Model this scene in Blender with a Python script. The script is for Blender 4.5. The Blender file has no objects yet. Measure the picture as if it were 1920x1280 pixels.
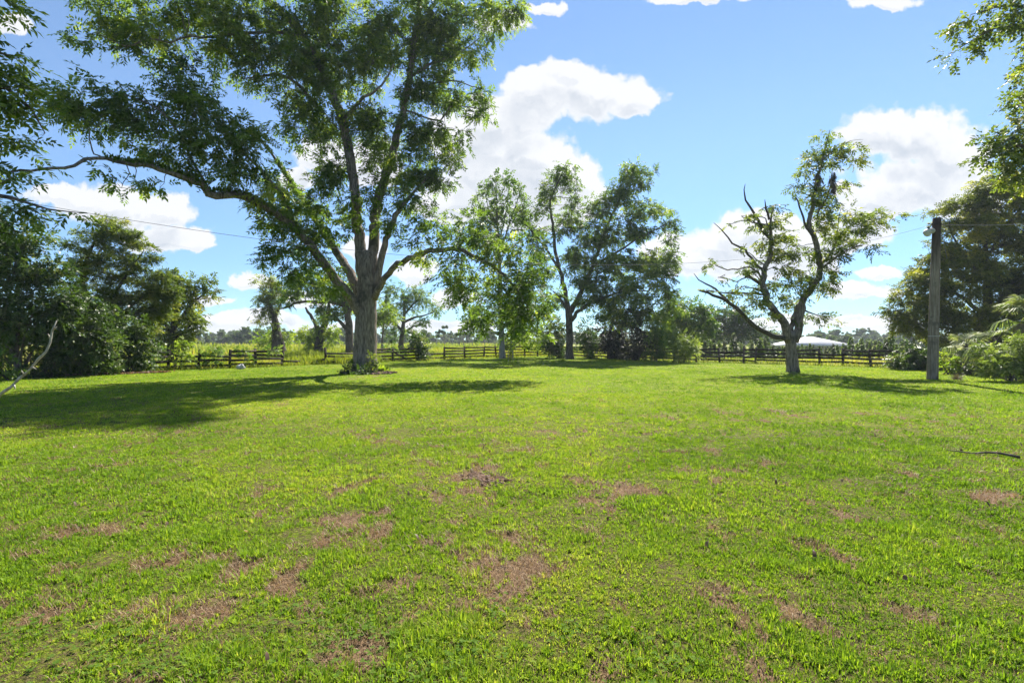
import bpy, math, random
import numpy as np
from mathutils import Vector

# ------------------------------------------------------------------ camera, sky, sun, exposure
rng = np.random.default_rng(7)
random.seed(7)
scn = bpy.context.scene
COL = scn.collection
FPX, CX, HY, CH = 907.0, 960.0, 640.0, 1.6        # focal in 1920-px units, centre, horizon row, eye height

cam_d = bpy.data.cameras.new("camera")
cam_d.sensor_width = 36.0
cam_d.lens = 36.0 * FPX / 1920.0
cam_d.clip_start = 0.05
cam_d.clip_end = 3000.0
cam = bpy.data.objects.new("camera", cam_d)
COL.objects.link(cam)
cam.location = (0, 0, CH)
cam.rotation_euler = (math.radians(90), 0, 0)
scn.camera = cam

SUN_AZ, SUN_EL = math.radians(22.0), math.radians(47.0)
to_sun = Vector((math.cos(SUN_EL) * math.sin(SUN_AZ), math.cos(SUN_EL) * math.cos(SUN_AZ), math.sin(SUN_EL)))
sl = bpy.data.lights.new("sun", 'SUN')
sl.energy = 5.0
sl.angle = math.radians(0.55)
sl.color = (1.0, 0.94, 0.84)
so = bpy.data.objects.new("sun", sl)
COL.objects.link(so)
so.rotation_euler = to_sun.to_track_quat('Z', 'Y').to_euler()
so.location = (20, 30, 60)

scn.view_settings.view_transform = 'Standard'
scn.view_settings.look = 'None'
scn.view_settings.gamma = 1.0
scn.view_settings.exposure = 1.55
scn.view_settings.use_curve_mapping = False
scn.cycles.max_bounces = 4
scn.cycles.diffuse_bounces = 3
scn.cycles.transmission_bounces = 3
scn.cycles.glossy_bounces = 2
scn.cycles.transparent_max_bounces = 4
scn.cycles.use_adaptive_sampling = True
scn.cycles.adaptive_threshold = 0.025
scn.cycles.caustics_reflective = False
scn.cycles.caustics_refractive = False


class NT:
    """small helper to write node trees"""
    def __init__(s, tree):
        s.t = tree

    def n(s, kind, **kw):
        nd = s.t.nodes.new(kind)
        for k, v in kw.items():
            setattr(nd, k, v)
        return nd

    def link(s, a, b):
        s.t.links.new(a, b)

    def val(s, sock, v):
        if hasattr(v, 'is_linked') or isinstance(v, bpy.types.NodeSocket):
            s.link(v, sock)
        else:
            sock.default_value = v

    def math(s, op, a, b=None, c=None, clamp=False):
        nd = s.n('ShaderNodeMath', operation=op, use_clamp=clamp)
        s.val(nd.inputs[0], a)
        if b is not None:
            s.val(nd.inputs[1], b)
        if c is not None:
            s.val(nd.inputs[2], c)
        return nd.outputs[0]

    def vmath(s, op, a, b=None):
        nd = s.n('ShaderNodeVectorMath', operation=op)
        s.val(nd.inputs[0], a)
        if b is not None:
            s.val(nd.inputs[1], b)
        return nd.outputs['Value'] if op in ('LENGTH', 'DOT_PRODUCT', 'DISTANCE') else nd.outputs['Vector']

    def mix(s, fac, a, b, blend='MIX'):
        nd = s.n('ShaderNodeMix', data_type='RGBA', blend_type=blend)
        s.val(nd.inputs[0], fac)
        s.val(nd.inputs[6], a)
        s.val(nd.inputs[7], b)
        return nd.outputs[2]

    def noise(s, vec, scale, detail=3.0, rough=0.5, color=False, dims='3D'):
        nd = s.n('ShaderNodeTexNoise', noise_dimensions=dims)
        if vec is not None:
            s.link(vec, nd.inputs['Vector'])
        nd.inputs['Scale'].default_value = scale
        nd.inputs['Detail'].default_value = detail
        nd.inputs['Roughness'].default_value = rough
        return nd.outputs['Color' if color else 'Fac']

    def smooth(s, v, a, b, lo=0.0, hi=1.0):
        nd = s.n('ShaderNodeMapRange', interpolation_type='SMOOTHSTEP')
        s.val(nd.inputs[0], v)
        nd.inputs[1].default_value = a
        nd.inputs[2].default_value = b
        nd.inputs[3].default_value = lo
        nd.inputs[4].default_value = hi
        return nd.outputs[0]

    def ramp(s, v, stops):
        nd = s.n('ShaderNodeValToRGB')
        s.val(nd.inputs[0], v)
        e = nd.color_ramp.elements
        while len(e) < len(stops):
            e.new(0.5)
        for el, (p, c) in zip(e, stops):
            el.position = p
            el.color = (*c, 1.0)
        return nd.outputs[0]


# --- the sky: Nishita plus cumulus clouds given as directions on the sky (tangent coordinates), with noise-torn edges
CLOUDS = [  # x, y, rx, ry in 1920-px tangent units
    (1100, 172, 118, 50), (1010, 178, 85, 45), (1068, 143, 58, 36), (1188, 190, 46, 30), (930, 225, 110, 52), (880, 262, 80, 60),
    (1000, 290, 95, 55), (1035, 325, 95, 60), (930, 335, 120, 70), (1075, 345, 66, 45), (1000, 392, 135, 40), (850, 380, 80, 50),
    (700, 300, 60, 50), (610, 290, 60, 34), (560, 330, 40, 22),
    (235, 390, 115, 42), (165, 385, 80, 38), (310, 388, 62, 32), (300, 446, 92, 26), (352, 455, 42, 18), (110, 370, 70, 22),
    (1700, 255, 110, 55), (1785, 290, 85, 62), (1640, 245, 66, 40), (1720, 340, 130, 52), (1650, 372, 95, 34), (1810, 378, 80, 36), (1580, 350, 30, 14),
    (1425, 440, 110, 48), (1345, 470, 105, 42), (1505, 450, 105, 46), (1600, 436, 90, 36), (1250, 470, 60, 28), (1430, 500, 150, 30), (1290, 500, 60, 22),
    (478, 525, 42, 18), (1612, 545, 74, 16), (1655, 512, 60, 12), (780, 510, 44, 24), (690, 470, 50, 20), (860, 558, 50, 15), (590, 555, 60, 14),
    (430, 600, 90, 18), (525, 594, 60, 15), (400, 560, 40, 10), (1450, 606, 210, 15), (1640, 606, 120, 14), (800, 610, 120, 12), (620, 612, 80, 12),
    (1655, 6, 66, 13), (1020, 10, 36, 14), (940, 44, 55, 22), (20, 46, 36, 24), (1310, -4, 100, 10),
    (300, -200, 260, 90), (1500, -260, 300, 90), (-300, 300, 200, 90), (2300, 200, 250, 120), (2200, 560, 200, 40), (-200, 580, 200, 30),
]


def build_world():
    w = bpy.data.worlds.new("World")
    scn.world = w
    w.use_nodes = True
    w.cycles.sampling_method = 'MANUAL'
    w.cycles.sample_map_resolution = 256
    t = w.node_tree
    t.nodes.clear()
    g = bpy.data.node_groups.new("cloud_field", 'ShaderNodeTree')
    g.interface.new_socket("Vector", in_out='INPUT', socket_type='NodeSocketVector')
    g.interface.new_socket("Field", in_out='OUTPUT', socket_type='NodeSocketFloat')
    G = NT(g)
    gi = G.n('NodeGroupInput')
    go = G.n('NodeGroupOutput')
    p0 = gi.outputs[0]
    wn = G.noise(p0, 7.0, 5.0, 0.58, color=True)
    wv = G.vmath('SUBTRACT', wn, (0.5, 0.5, 0.5))
    wv = G.vmath('MULTIPLY', wv, (0.085, 0.062, 0.0))
    w2 = G.vmath('SUBTRACT', G.noise(p0, 26.0, 4.0, 0.6, color=True), (0.5, 0.5, 0.5))
    w2 = G.vmath('MULTIPLY', w2, (0.034, 0.030, 0.0))
    p = G.vmath('ADD', G.vmath('ADD', p0, wv), w2)
    acc = None
    for (cx, cy, rx, ry) in CLOUDS:
        q = G.vmath('SUBTRACT', p, ((cx - CX) / FPX, (HY - cy) / FPX, 0))
        q = G.vmath('MULTIPLY', q, (FPX / rx, FPX / ry, 0))
        d = G.vmath('LENGTH', q)
        acc = d if acc is None else G.math('SMOOTH_MIN', acc, d, 0.22)
    fn = G.noise(p0, 15.0, 8.0, 0.66)
    f = G.math('SUBTRACT', 1.12, acc)
    f = G.math('ADD', f, G.math('MULTIPLY', G.math('SUBTRACT', fn, 0.5), 0.7))
    for (sc, am) in ((17.0, .42), (41.0, .22)):       # billowing cauliflower edges
        vo = G.n('ShaderNodeTexVoronoi', feature='SMOOTH_F1', voronoi_dimensions='2D')
        vo.inputs['Scale'].default_value = sc
        vo.inputs['Smoothness'].default_value = .35
        G.link(p, vo.inputs['Vector'])
        f = G.math('ADD', f, G.math('MULTIPLY', G.math('SUBTRACT', .42, vo.outputs['Distance']), am))
    G.link(f, go.inputs[0])

    W = NT(t)
    tc = W.n('ShaderNodeTexCoord')
    dirv = tc.outputs['Generated']
    sep = W.n('ShaderNodeSeparateXYZ')
    W.link(dirv, sep.inputs[0])
    yy = W.math('MAXIMUM', sep.outputs[1], 0.04)
    u = W.math('DIVIDE', sep.outputs[0], yy)
    v = W.math('DIVIDE', sep.outputs[2], yy)
    cmb = W.n('ShaderNodeCombineXYZ')
    W.link(u, cmb.inputs[0])
    W.link(v, cmb.inputs[1])

    def field(vec):
        nd = W.n('ShaderNodeGroup')
        nd.node_tree = g
        W.link(vec, nd.inputs[0])
        return nd.outputs[0]
    f0 = field(cmb.outputs[0])
    f1 = field(W.vmath('ADD', cmb.outputs[0], (0.012, 0.05, 0.0)))
    front = W.smooth(sep.outputs[1], 0.05, 0.2)
    above = W.smooth(sep.outputs[2], -0.005, 0.02)
    cover = W.math('MULTIPLY', W.smooth(f0, 0.0, 0.31), W.math('MULTIPLY', front, above))
    grey = W.math('MULTIPLY', W.smooth(f1, 0.10, 0.75), W.smooth(f0, 0.15, 0.7))
    f2 = field(W.vmath('ADD', cmb.outputs[0], (0.004, 0.013, 0.0)))
    relief = W.math('MULTIPLY', W.smooth(W.math('SUBTRACT', f2, f0), -0.02, 0.22), W.smooth(f0, 0.05, 0.5))
    wisp = W.noise(cmb.outputs[0], 5.0, 6.0, 0.6)
    grey = W.math('MULTIPLY', grey, W.smooth(wisp, 0.3, 0.62, 0.25, 1.0))
    grey = W.math('ADD', W.math('MULTIPLY', grey, .62), W.math('MULTIPLY', relief, .28), clamp=True)
    sky = W.n('ShaderNodeTexSky', sky_type='NISHITA', sun_disc=False)
    sky.sun_elevation = SUN_EL
    sky.sun_rotation = SUN_AZ
    sky.altitude = 0
    sky.air_density = 1.0
    sky.dust_density = 0.0
    sky.ozone_density = 2.4
    hs = W.n('ShaderNodeHueSaturation')
    hs.inputs['Saturation'].default_value = 0.95
    hs.inputs['Value'].default_value = 1.0
    W.link(sky.outputs[0], hs.inputs['Color'])
    low = W.smooth(sep.outputs[2], 0.0, 0.42)
    tint = W.mix(low, (0.37, 0.54, 0.73, 1), (0.70, 0.78, 0.84, 1))
    skyc = W.mix(1.0, hs.outputs[0], tint, 'MULTIPLY')
    ccol = W.mix(grey, (4.55, 4.6, 4.7, 1), (2.75, 3.05, 3.45, 1))
    fac = W.math('MULTIPLY', cover, 0.97)
    col = W.mix(fac, skyc, ccol)
    bg = W.n('ShaderNodeBackground')
    bg.inputs['Strength'].default_value = 0.074
    W.link(col, bg.inputs['Color'])
    out = W.n('ShaderNodeOutputWorld')
    W.link(bg.outputs[0], out.inputs[0])


build_world()


# ------------------------------------------------------------------ helpers
def P(px, py, d):
    """a point that the photograph shows at (px, py), at depth d"""
    return np.array(((px - CX) / FPX * d, d, CH - (py - HY) / FPX * d))


def G(px, py):
    d = CH * FPX / (py - HY)
    return ((px - CX) / FPX * d, d)


def tag(o, label=None, cat=None, group=None, kind=None):
    if label:
        o["label"] = label
    if cat:
        o["category"] = cat
    if group:
        o["group"] = group
    if kind:
        o["kind"] = kind
    return o


def empty(name, loc):
    o = bpy.data.objects.new(name, None)
    o.empty_display_size = 0.3
    o.location = [float(a) for a in loc]
    COL.objects.link(o)
    return o


def make_mesh(name, verts, faces, mat, parent=None, tint=None, smooth=False):
    """verts Nx3 (world), faces: list of arrays (each k columns); geometry is kept relative to the parent's origin"""
    verts = np.asarray(verts, dtype=np.float32).reshape(-1, 3)
    if parent is not None:
        verts = verts - np.array(parent.location, dtype=np.float32)
    faces = [np.asarray(f, dtype=np.int32) for f in faces if len(f)]
    me = bpy.data.meshes.new(name)
    me.vertices.add(len(verts))
    me.vertices.foreach_set("co", verts.ravel())
    loops = np.concatenate([f.ravel() for f in faces])
    tot = np.concatenate([np.full(len(f), f.shape[1], dtype=np.int32) for f in faces])
    start = np.concatenate(([0], np.cumsum(tot)[:-1])).astype(np.int32)
    me.loops.add(len(loops))
    me.loops.foreach_set("vertex_index", loops)
    me.polygons.add(len(tot))
    me.polygons.foreach_set("loop_start", start)
    me.polygons.foreach_set("loop_total", tot)
    if smooth:
        me.polygons.foreach_set("use_smooth", np.ones(len(tot), dtype=bool))
    if tint is not None:
        at = me.attributes.new("tint", 'FLOAT', 'FACE')
        at.data.foreach_set("value", np.asarray(tint, dtype=np.float32))
    me.update(calc_edges=True)
    me.materials.append(mat)
    o = bpy.data.objects.new(name, me)
    COL.objects.link(o)
    if parent is not None:
        o.parent = parent
    return o


class Tubes:
    """collects swept tubes, boxes and lumps into one mesh"""
    def __init__(s):
        s.v, s.f4, s.f3, s.n = [], [], [], 0

    def add(s, v, f4=None, f3=None):
        v = np.asarray(v, dtype=float).reshape(-1, 3)
        s.v.append(v)
        if f4 is not None and len(f4):
            s.f4.append(np.asarray(f4) + s.n)
        if f3 is not None and len(f3):
            s.f3.append(np.asarray(f3) + s.n)
        s.n += len(v)

    def tube(s, pts, rad, sides=6, rough=0.0, cap=True):
        pts = np.asarray(pts, dtype=float)
        rad = np.asarray(rad, dtype=float)
        n = len(pts)
        tg = np.gradient(pts, axis=0)
        tg /= np.linalg.norm(tg, axis=1)[:, None] + 1e-9
        ref = np.array((0.13, 1.0, 0.07)) if abs(tg[0][1]) < 0.9 else np.array((1.0, 0.1, 0.05))
        a = np.linspace(0, 2 * math.pi, sides, endpoint=False)
        rings = []
        u = np.cross(tg[0], ref)
        for i in range(n):
            u = u - tg[i] * np.dot(u, tg[i])
            u /= np.linalg.norm(u) + 1e-9
            w = np.cross(tg[i], u)
            r = rad[i] * (1 + rough * (np.sin(a * 3 + i * 0.35) * 0.5 + np.sin(a * 5 - i * 0.5 + 1.3) * 0.35 + rng.normal(0, 0.35, sides)))
            rings.append(pts[i] + np.outer(np.cos(a) * r, u) + np.outer(np.sin(a) * r, w))
        v = np.concatenate(rings)
        i0 = (np.arange(n - 1)[:, None] * sides + np.arange(sides)[None, :]).ravel()
        i1 = (np.arange(n - 1)[:, None] * sides + (np.arange(sides)[None, :] + 1) % sides).ravel()
        f4 = np.stack([i0, i1, i1 + sides, i0 + sides], 1)
        f3 = None
        if cap:
            v = np.concatenate([v, pts[:1], pts[-1:]])
            k = np.arange(sides)
            e = (n - 1) * sides
            f3 = np.concatenate([np.stack([(k + 1) % sides, k, np.full(sides, n * sides)], 1),
                                 np.stack([e + k, e + (k + 1) % sides, np.full(sides, n * sides + 1)], 1)])
        s.add(v, f4, f3)

    def box(s, c, ax, ay, az):
        """centre and three half-axis vectors"""
        c, ax, ay, az = [np.asarray(k, dtype=float) for k in (c, ax, ay, az)]
        v = [c + i * ax + j * ay + k * az for i in (-1, 1) for j in (-1, 1) for k in (-1, 1)]
        f = [(0, 1, 3, 2), (4, 6, 7, 5), (0, 4, 5, 1), (2, 3, 7, 6), (0, 2, 6, 4), (1, 5, 7, 3)]
        s.add(v, f)

    def lump(s, c, r, seg=10, rough=0.15, flat=None):
        """an irregular closed blob"""
        rows = seg // 2 + 1
        th = np.linspace(0.02, math.pi - 0.02, rows)
        ph = np.linspace(0, 2 * math.pi, seg, endpoint=False)
        T, F = np.meshgrid(th, ph, indexing='ij')
        k = 1 + rng.normal(0, rough, T.shape)
        v = np.stack([np.sin(T) * np.cos(F) * r[0] * k, np.sin(T) * np.sin(F) * r[1] * k, np.cos(T) * r[2] * k], -1).reshape(-1, 3)
        if flat is not None:
            v[:, 2] = np.maximum(v[:, 2], flat)
        i0 = (np.arange(rows - 1)[:, None] * seg + np.arange(seg)[None, :]).ravel()
        i1 = (np.arange(rows - 1)[:, None] * seg + (np.arange(seg)[None, :] + 1) % seg).ravel()
        s.add(v + np.asarray(c), np.stack([i0, i0 + seg, i1 + seg, i1], 1))

    def build(s, name, mat, parent=None, smooth=True):
        fs = []
        if s.f4:
            fs.append(np.concatenate(s.f4))
        if s.f3:
            fs.append(np.concatenate(s.f3))
        return make_mesh(name, np.concatenate(s.v), fs, mat, parent, smooth=smooth)


def spline(pts, rad, step):
    """Catmull-Rom resampling of a polyline with radii"""
    pts = np.asarray(pts, dtype=float)
    rad = np.asarray(rad, dtype=float)
    if len(pts) < 3:
        n = max(2, int(np.linalg.norm(pts[-1] - pts[0]) / step) + 1)
        t = np.linspace(0, 1, n)[:, None]
        return pts[0] * (1 - t) + pts[-1] * t, np.interp(t[:, 0], [0, 1], [rad[0], rad[-1]])
    E = np.concatenate([[2 * pts[0] - pts[1]], pts, [2 * pts[-1] - pts[-2]]])
    op, orr = [], []
    for i in range(len(pts) - 1):
        p0, p1, p2, p3 = E[i:i + 4]
        n = max(1, int(np.linalg.norm(p2 - p1) / step))
        t = np.linspace(0, 1, n, endpoint=False)[:, None]
        op.append(0.5 * ((2 * p1) + (-p0 + p2) * t + (2 * p0 - 5 * p1 + 4 * p2 - p3) * t ** 2 + (-p0 + 3 * p1 - 3 * p2 + p3) * t ** 3))
        orr.append(rad[i] * (1 - t[:, 0]) + rad[i + 1] * t[:, 0])
    op.append(pts[-1:])
    orr.append(rad[-1:])
    return np.concatenate(op), np.concatenate(orr)


def vnoise(x, y, seed=0):
    """2-D value noise"""
    xi, yi = np.floor(x).astype(np.int64), np.floor(y).astype(np.int64)
    fx, fy = x - xi, y - yi
    fx, fy = fx * fx * (3 - 2 * fx), fy * fy * (3 - 2 * fy)

    def h(a, b):
        n = (a * 374761393 + b * 668265263 + seed * 974711) & 0x7fffffff
        n = ((n ^ (n >> 13)) * 1274126177) & 0x7fffffff
        return ((n ^ (n >> 16)) & 0xffff) / 65535.0
    return (h(xi, yi) * (1 - fx) + h(xi + 1, yi) * fx) * (1 - fy) + (h(xi, yi + 1) * (1 - fx) + h(xi + 1, yi + 1) * fx) * fy


def fbm(x, y, scale, octv=4, seed=0):
    s, a, tot = 0.0, 1.0, 0.0
    for k in range(octv):
        s = s + a * vnoise(x / scale * 2 ** k, y / scale * 2 ** k, seed + k * 17)
        tot += a
        a *= 0.55
    return s / tot


# ------------------------------------------------------------------ materials
def leaf_mat(name, stops, trans=0.4, rough=0.5, spec=0.2, tcol=1.6, gain=1.4):
    m = bpy.data.materials.new(name)
    m.use_nodes = True
    t = m.node_tree
    t.nodes.clear()
    N = NT(t)
    at = N.n('ShaderNodeAttribute', attribute_name='tint')
    stops = [(p, tuple(min(.8, q * gain) for q in col)) for p, col in stops]
    c = N.ramp(at.outputs['Fac'], stops)
    b = N.n('ShaderNodeBsdfPrincipled')
    N.link(c, b.inputs['Base Color'])
    b.inputs['Roughness'].default_value = rough
    b.inputs['Specular IOR Level'].default_value = spec
    tr = N.n('ShaderNodeBsdfTranslucent')
    N.link(N.mix(1.0, c, (tcol * 1.0, tcol * 0.98, tcol * 0.5, 1), 'MULTIPLY'), tr.inputs['Color'])
    mx = N.n('ShaderNodeMixShader')
    mx.inputs[0].default_value = trans
    N.link(b.outputs[0], mx.inputs[1])
    N.link(tr.outputs[0], mx.inputs[2])
    o = N.n('ShaderNodeOutputMaterial')
    N.link(mx.outputs[0], o.inputs[0])
    return m


def surf_mat(name, c1, c2, scale=(6, 6, 6), detail=5, rough=0.9, bump=0.4, spots=None, spot_scale=3.0, bdist=0.03):
    m = bpy.data.materials.new(name)
    m.use_nodes = True
    t = m.node_tree
    N = NT(t)
    b = t.nodes['Principled BSDF']
    tc = N.n('ShaderNodeTexCoord')
    mp = N.n('ShaderNodeMapping')
    mp.inputs['Scale'].default_value = scale
    N.link(tc.outputs['Object'], mp.inputs[0])
    n1 = N.noise(mp.outputs[0], 1.0, detail, 0.65)
    f = N.smooth(n1, 0.3, 0.7)
    c = N.mix(f, (*c1, 1), (*c2, 1))
    if spots:
        n2 = N.noise(tc.outputs['Object'], spot_scale, 4, 0.6)
        c = N.mix(N.smooth(n2, 0.52, 0.66), c, (*spots, 1))
    N.link(c, b.inputs['Base Color'])
    b.inputs['Roughness'].default_value = rough
    b.inputs['Specular IOR Level'].default_value = 0.2
    bp = N.n('ShaderNodeBump')
    bp.inputs['Strength'].default_value = bump
    bp.inputs['Distance'].default_value = bdist
    N.link(n1, bp.inputs['Height'])
    N.link(bp.outputs[0], b.inputs['Normal'])
    return m


M = {}
M['pecan'] = leaf_mat('pecan_leaf', [(0, (.024, .044, .009)), (.45, (.051, .088, .014)), (.8, (.095, .138, .018)), (1, (.155, .18, .026))], .55, gain=1.75)
M['pecan_bright'] = leaf_mat('young_pecan_leaf', [(0, (.028, .062, .007)), (.5, (.065, .122, .012)), (1, (.16, .21, .03))], .46)
M['maple'] = leaf_mat('maple_leaf', [(0, (.028, .06, .010)), (.5, (.06, .11, .018)), (1, (.13, .17, .05))], .46, gain=1.5)
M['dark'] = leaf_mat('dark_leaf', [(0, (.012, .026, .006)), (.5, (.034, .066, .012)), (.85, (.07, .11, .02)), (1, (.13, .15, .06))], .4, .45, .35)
M['olive'] = leaf_mat('olive_leaf', [(0, (.026, .044, .008)), (.5, (.062, .092, .013)), (.85, (.12, .145, .02)), (1, (.17, .17, .04))], .5, gain=1.6)
M['olive_bright'] = leaf_mat('sunny_olive_leaf', [(0, (.03, .046, .008)), (.45, (.075, .10, .013)), (.8, (.155, .175, .02)), (1, (.22, .215, .035))], .5, gain=1.3)  # lighter olive leaf, the sunlit crown's tone put into the colour
M['yellow'] = leaf_mat('yellow_green_leaf', [(0, (.06, .10, .012)), (.5, (.12, .18, .018)), (1, (.22, .27, .03))], .48)
M['pale'] = leaf_mat('pale_leaf', [(0, (.045, .075, .014)), (.5, (.10, .145, .03)), (1, (.20, .24, .07))], .42)
M['flare_purple'] = leaf_mat('flare_dark_leaf', [(0, (.012, .016, .014)), (.5, (.026, .032, .026)), (1, (.06, .065, .045))], .3)  # lens flare's purple cast put into the dark leaf colour
M['far'] = leaf_mat('far_leaf', [(0, (.030, .050, .020)), (.5, (.055, .085, .032)), (1, (.095, .12, .048))], .4)  # paler, bluer leaf colour standing in for distance haze
M['dead'] = leaf_mat('dead_leaf', [(0, (.09, .05, .035)), (.5, (.16, .10, .07)), (1, (.26, .19, .13))], .3, gain=1.0)
M['moss'] = leaf_mat('moss_strand', [(0, (.05, .042, .034)), (.5, (.09, .078, .064)), (1, (.15, .13, .105))], .2, gain=1.0)
M['frond'] = leaf_mat('palm_frond', [(0, (.04, .07, .018)), (.5, (.09, .13, .04)), (1, (.19, .20, .10))], .4, .55, .2)
M['dry_frond'] = leaf_mat('dry_palm_frond', [(0, (.13, .11, .07)), (.5, (.22, .19, .13)), (1, (.36, .33, .25))], .3, gain=1.0)
M['grass'] = leaf_mat('grass_blade', [(0, (.062, .135, .010)), (.4, (.158, .270, .018)), (.75, (.268, .372, .030)), (1, (.41, .42, .08))], .48, .55, .12, 1.3, gain=1.0)
M['clover'] = leaf_mat('clover_leaf', [(0, (.04, .09, .012)), (.5, (.075, .14, .02)), (1, (.13, .20, .035))], .4, .85, .05, gain=1.0)
M['straw'] = leaf_mat('straw_blade', [(0, (.095, .053, .028)), (.5, (.20, .128, .068)), (1, (.37, .28, .155))], .25, gain=1.0)
M['meadow'] = leaf_mat('meadow_blade', [(0, (.09, .135, .012)), (.5, (.19, .235, .022)), (.85, (.28, .28, .04)), (1, (.31, .25, .08))], .5, gain=1.0)
M['bark_big'] = surf_mat('old_pecan_bark', (.07, .056, .045), (.29, .24, .195), (15, 15, 2.4), 7, .95, .9, (.075, .066, .055), 1.3, .06)
M['bark'] = surf_mat('bark', (.06, .048, .038), (.165, .138, .112), (12, 12, 3), 6, .95, .6, (.045, .04, .034), 2.0, .03)
M['bark_pale'] = surf_mat('pale_bark', (.20, .18, .155), (.36, .33, .29), (12, 12, 3), 6, .95, .5, (.12, .105, .09), 2.5, .02)
M['bark_dark'] = surf_mat('dark_bark', (.03, .026, .022), (.085, .075, .062), (12, 12, 3), 6, .95, .5)
M['bare_wood'] = surf_mat('bare_wood', (.26, .23, .18), (.46, .42, .35), (20, 20, 5), 5, .9, .4)
M['fence'] = surf_mat('fence_board', (.018, .014, .011), (.06, .048, .038), (14, 14, 5), 5, .9, .4)
M['fence_grey'] = surf_mat('weathered_fence_board', (.045, .036, .030), (.12, .10, .085), (14, 14, 5), 5, .9, .4)
M['pole'] = surf_mat('pole_wood', (.135, .106, .081), (.30, .244, .192), (18, 18, 1.5), 7, .95, .6, (.10, .085, .07), 1.5)
M['pole_top'] = surf_mat('pole_dark_top', (.03, .024, .022), (.085, .068, .058), (18, 18, 2), 6, .95, .6)
M['metal'] = surf_mat('lamp_metal', (.36, .36, .35), (.52, .52, .50), (10, 10, 10), 3, .5, .1)
M['glass'] = surf_mat('lamp_lens', (.40, .41, .38), (.55, .56, .52), (10, 10, 10), 2, .25, .1)
M['black'] = surf_mat('black_rubber', (.012, .012, .012), (.03, .03, .03), (20, 20, 20), 2, .6, .1)
M['wire'] = surf_mat('cable', (.12, .12, .13), (.18, .18, .19), (20, 20, 20), 2, .8, .1)
M['roof'] = surf_mat('roof_sheet', (.46, .46, .48), (.58, .58, .60), (3, 3, 3), 3, .45, .1)
M['stone'] = surf_mat('pale_stone', (.30, .30, .31), (.55, .55, .56), (9, 9, 9), 4, .8, .5)
M['soil'] = surf_mat('dug_soil', (.15, .095, .07), (.32, .215, .165), (40, 40, 40), 7, 1, .7, (.09, .057, .043), 12.0, .02)
M['mulch'] = surf_mat('mulch', (.06, .04, .03), (.24, .17, .12), (24, 24, 24), 6, 1, .8)


# ------------------------------------------------------------------ the ground
def terrain(x, y):
    """flat lawn; the land falls away gently behind the right-hand fence"""
    k = np.clip((y - 42) / 40, 0, 1) * np.clip((x - 4) / 22, 0, 1)
    return -1.45 * k * k * (3 - 2 * k)


SPOTS = []   # bare patches: x, y, rx, ry, strength
for (px, py, wx, hy, st) in [
    (912, 897, 46, 20, 1.3), (975, 1075, 85, 50, .75), (1035, 1125, 40, 26, .9), (940, 1010, 110, 34, .55), (690, 1215, 40, 30, .8),
    (1110, 1255, 55, 22, .8), (560, 1085, 42, 30, .7), (500, 1075, 60, 20, .6), (330, 1040, 24, 12, .8), (400, 1055, 40, 14, .7),
    (250, 1060, 30, 14, .7), (130, 990, 60, 10, .8), (50, 1010, 50, 12, .8), (20, 1030, 40, 10, .8), (330, 1195, 40, 20, .8),
    (110, 1140, 40, 16, .7), (200, 1180, 50, 18, .7), (480, 940, 36, 10, .6), (660, 915, 22, 18, .8), (640, 930, 36, 12, .7),
    (660, 985, 60, 24, .55), (860, 1000, 60, 24, .5), (620, 1010, 60, 20, .5), (820, 1010, 30, 22, .6), (40, 900, 50, 7, .7), (110, 865, 30, 6, .6),
    (1440, 790, 26, 8, .9), (1365, 775, 20, 5, .7), (1450, 868, 26, 8, .9), (1480, 775, 40, 8, .5), (1720, 890, 26, 8, .9), (1850, 925, 70, 14, .6),
    (1640, 778, 40, 5, .7), (1820, 766, 36, 5, .6), (1690, 715, 60, 4, .8), (1480, 835, 34, 6, .6), (1488, 700, 34, 4.5, .95), (690, 706, 60, 5, .6), (1790, 850, 50, 8, .5), (1880, 860, 40, 9, .6),
    (1180, 910, 60, 14, .45), (1300, 940, 60, 12, .4), (1120, 895, 40, 10, .4), (820, 838, 40, 6, .6), (880, 860, 16, 8, .6), (970, 842, 34, 5, .6),
    (1340, 1120, 50, 18, .5), (1400, 1160, 40, 30, .6), (1430, 1260, 40, 20, .7), (1620, 1230, 40, 24, .6), (1560, 1140, 60, 20, .4), (1780, 980, 60, 14, .5),
    (890, 1190, 40, 50, .5), (1045, 1235, 26, 40, .6), (800, 1170, 30, 30, .4), (1300, 850, 50, 7, .4), (240, 868, 40, 5, .6), (280, 830, 40, 4, .5),
    (700, 1000, 30, 16, .6), (580, 985, 34, 14, .5), (1250, 780, 60, 5, .35), (1560, 868, 40, 6, .4),
]:
    x0, y0 = G(px, py)
    SPOTS.append((x0, y0, wx * y0 / FPX, hy * y0 * y0 / (CH * FPX), st))


def bare(x, y):
    """0 = full grass, 1 = bare soil"""
    wx = x + (fbm(x, y, .35, 3, 5) - .5) * .35
    wy = y + (fbm(x, y, .35, 3, 9) - .5) * .35
    f1 = fbm(wx, wy, .24, 4, 21)
    f2 = fbm(x, y, 2.6, 3, 40)
    lean = np.interp(y, [0, 5, 9, 16, 30], [.0, .0, -.05, -.14, -.3]) + np.where(x < .8, .02, -.03)
    sp = 0.0
    for (sx, sy, rx, ry, st) in SPOTS:
        k = ((wx - sx) / rx) ** 2 + ((wy - sy) / ry) ** 2
        sp = np.maximum(sp, st * np.exp(-k * 1.1))
    f3 = fbm(x, y, .09, 3, 63)
    m = (f1 - .5) * 1.5 + (f3 - .5) * .6 + (f2 - .5) * .35 + lean + sp * .56 - .225
    return np.clip(m * 8, 0, 1)


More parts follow.
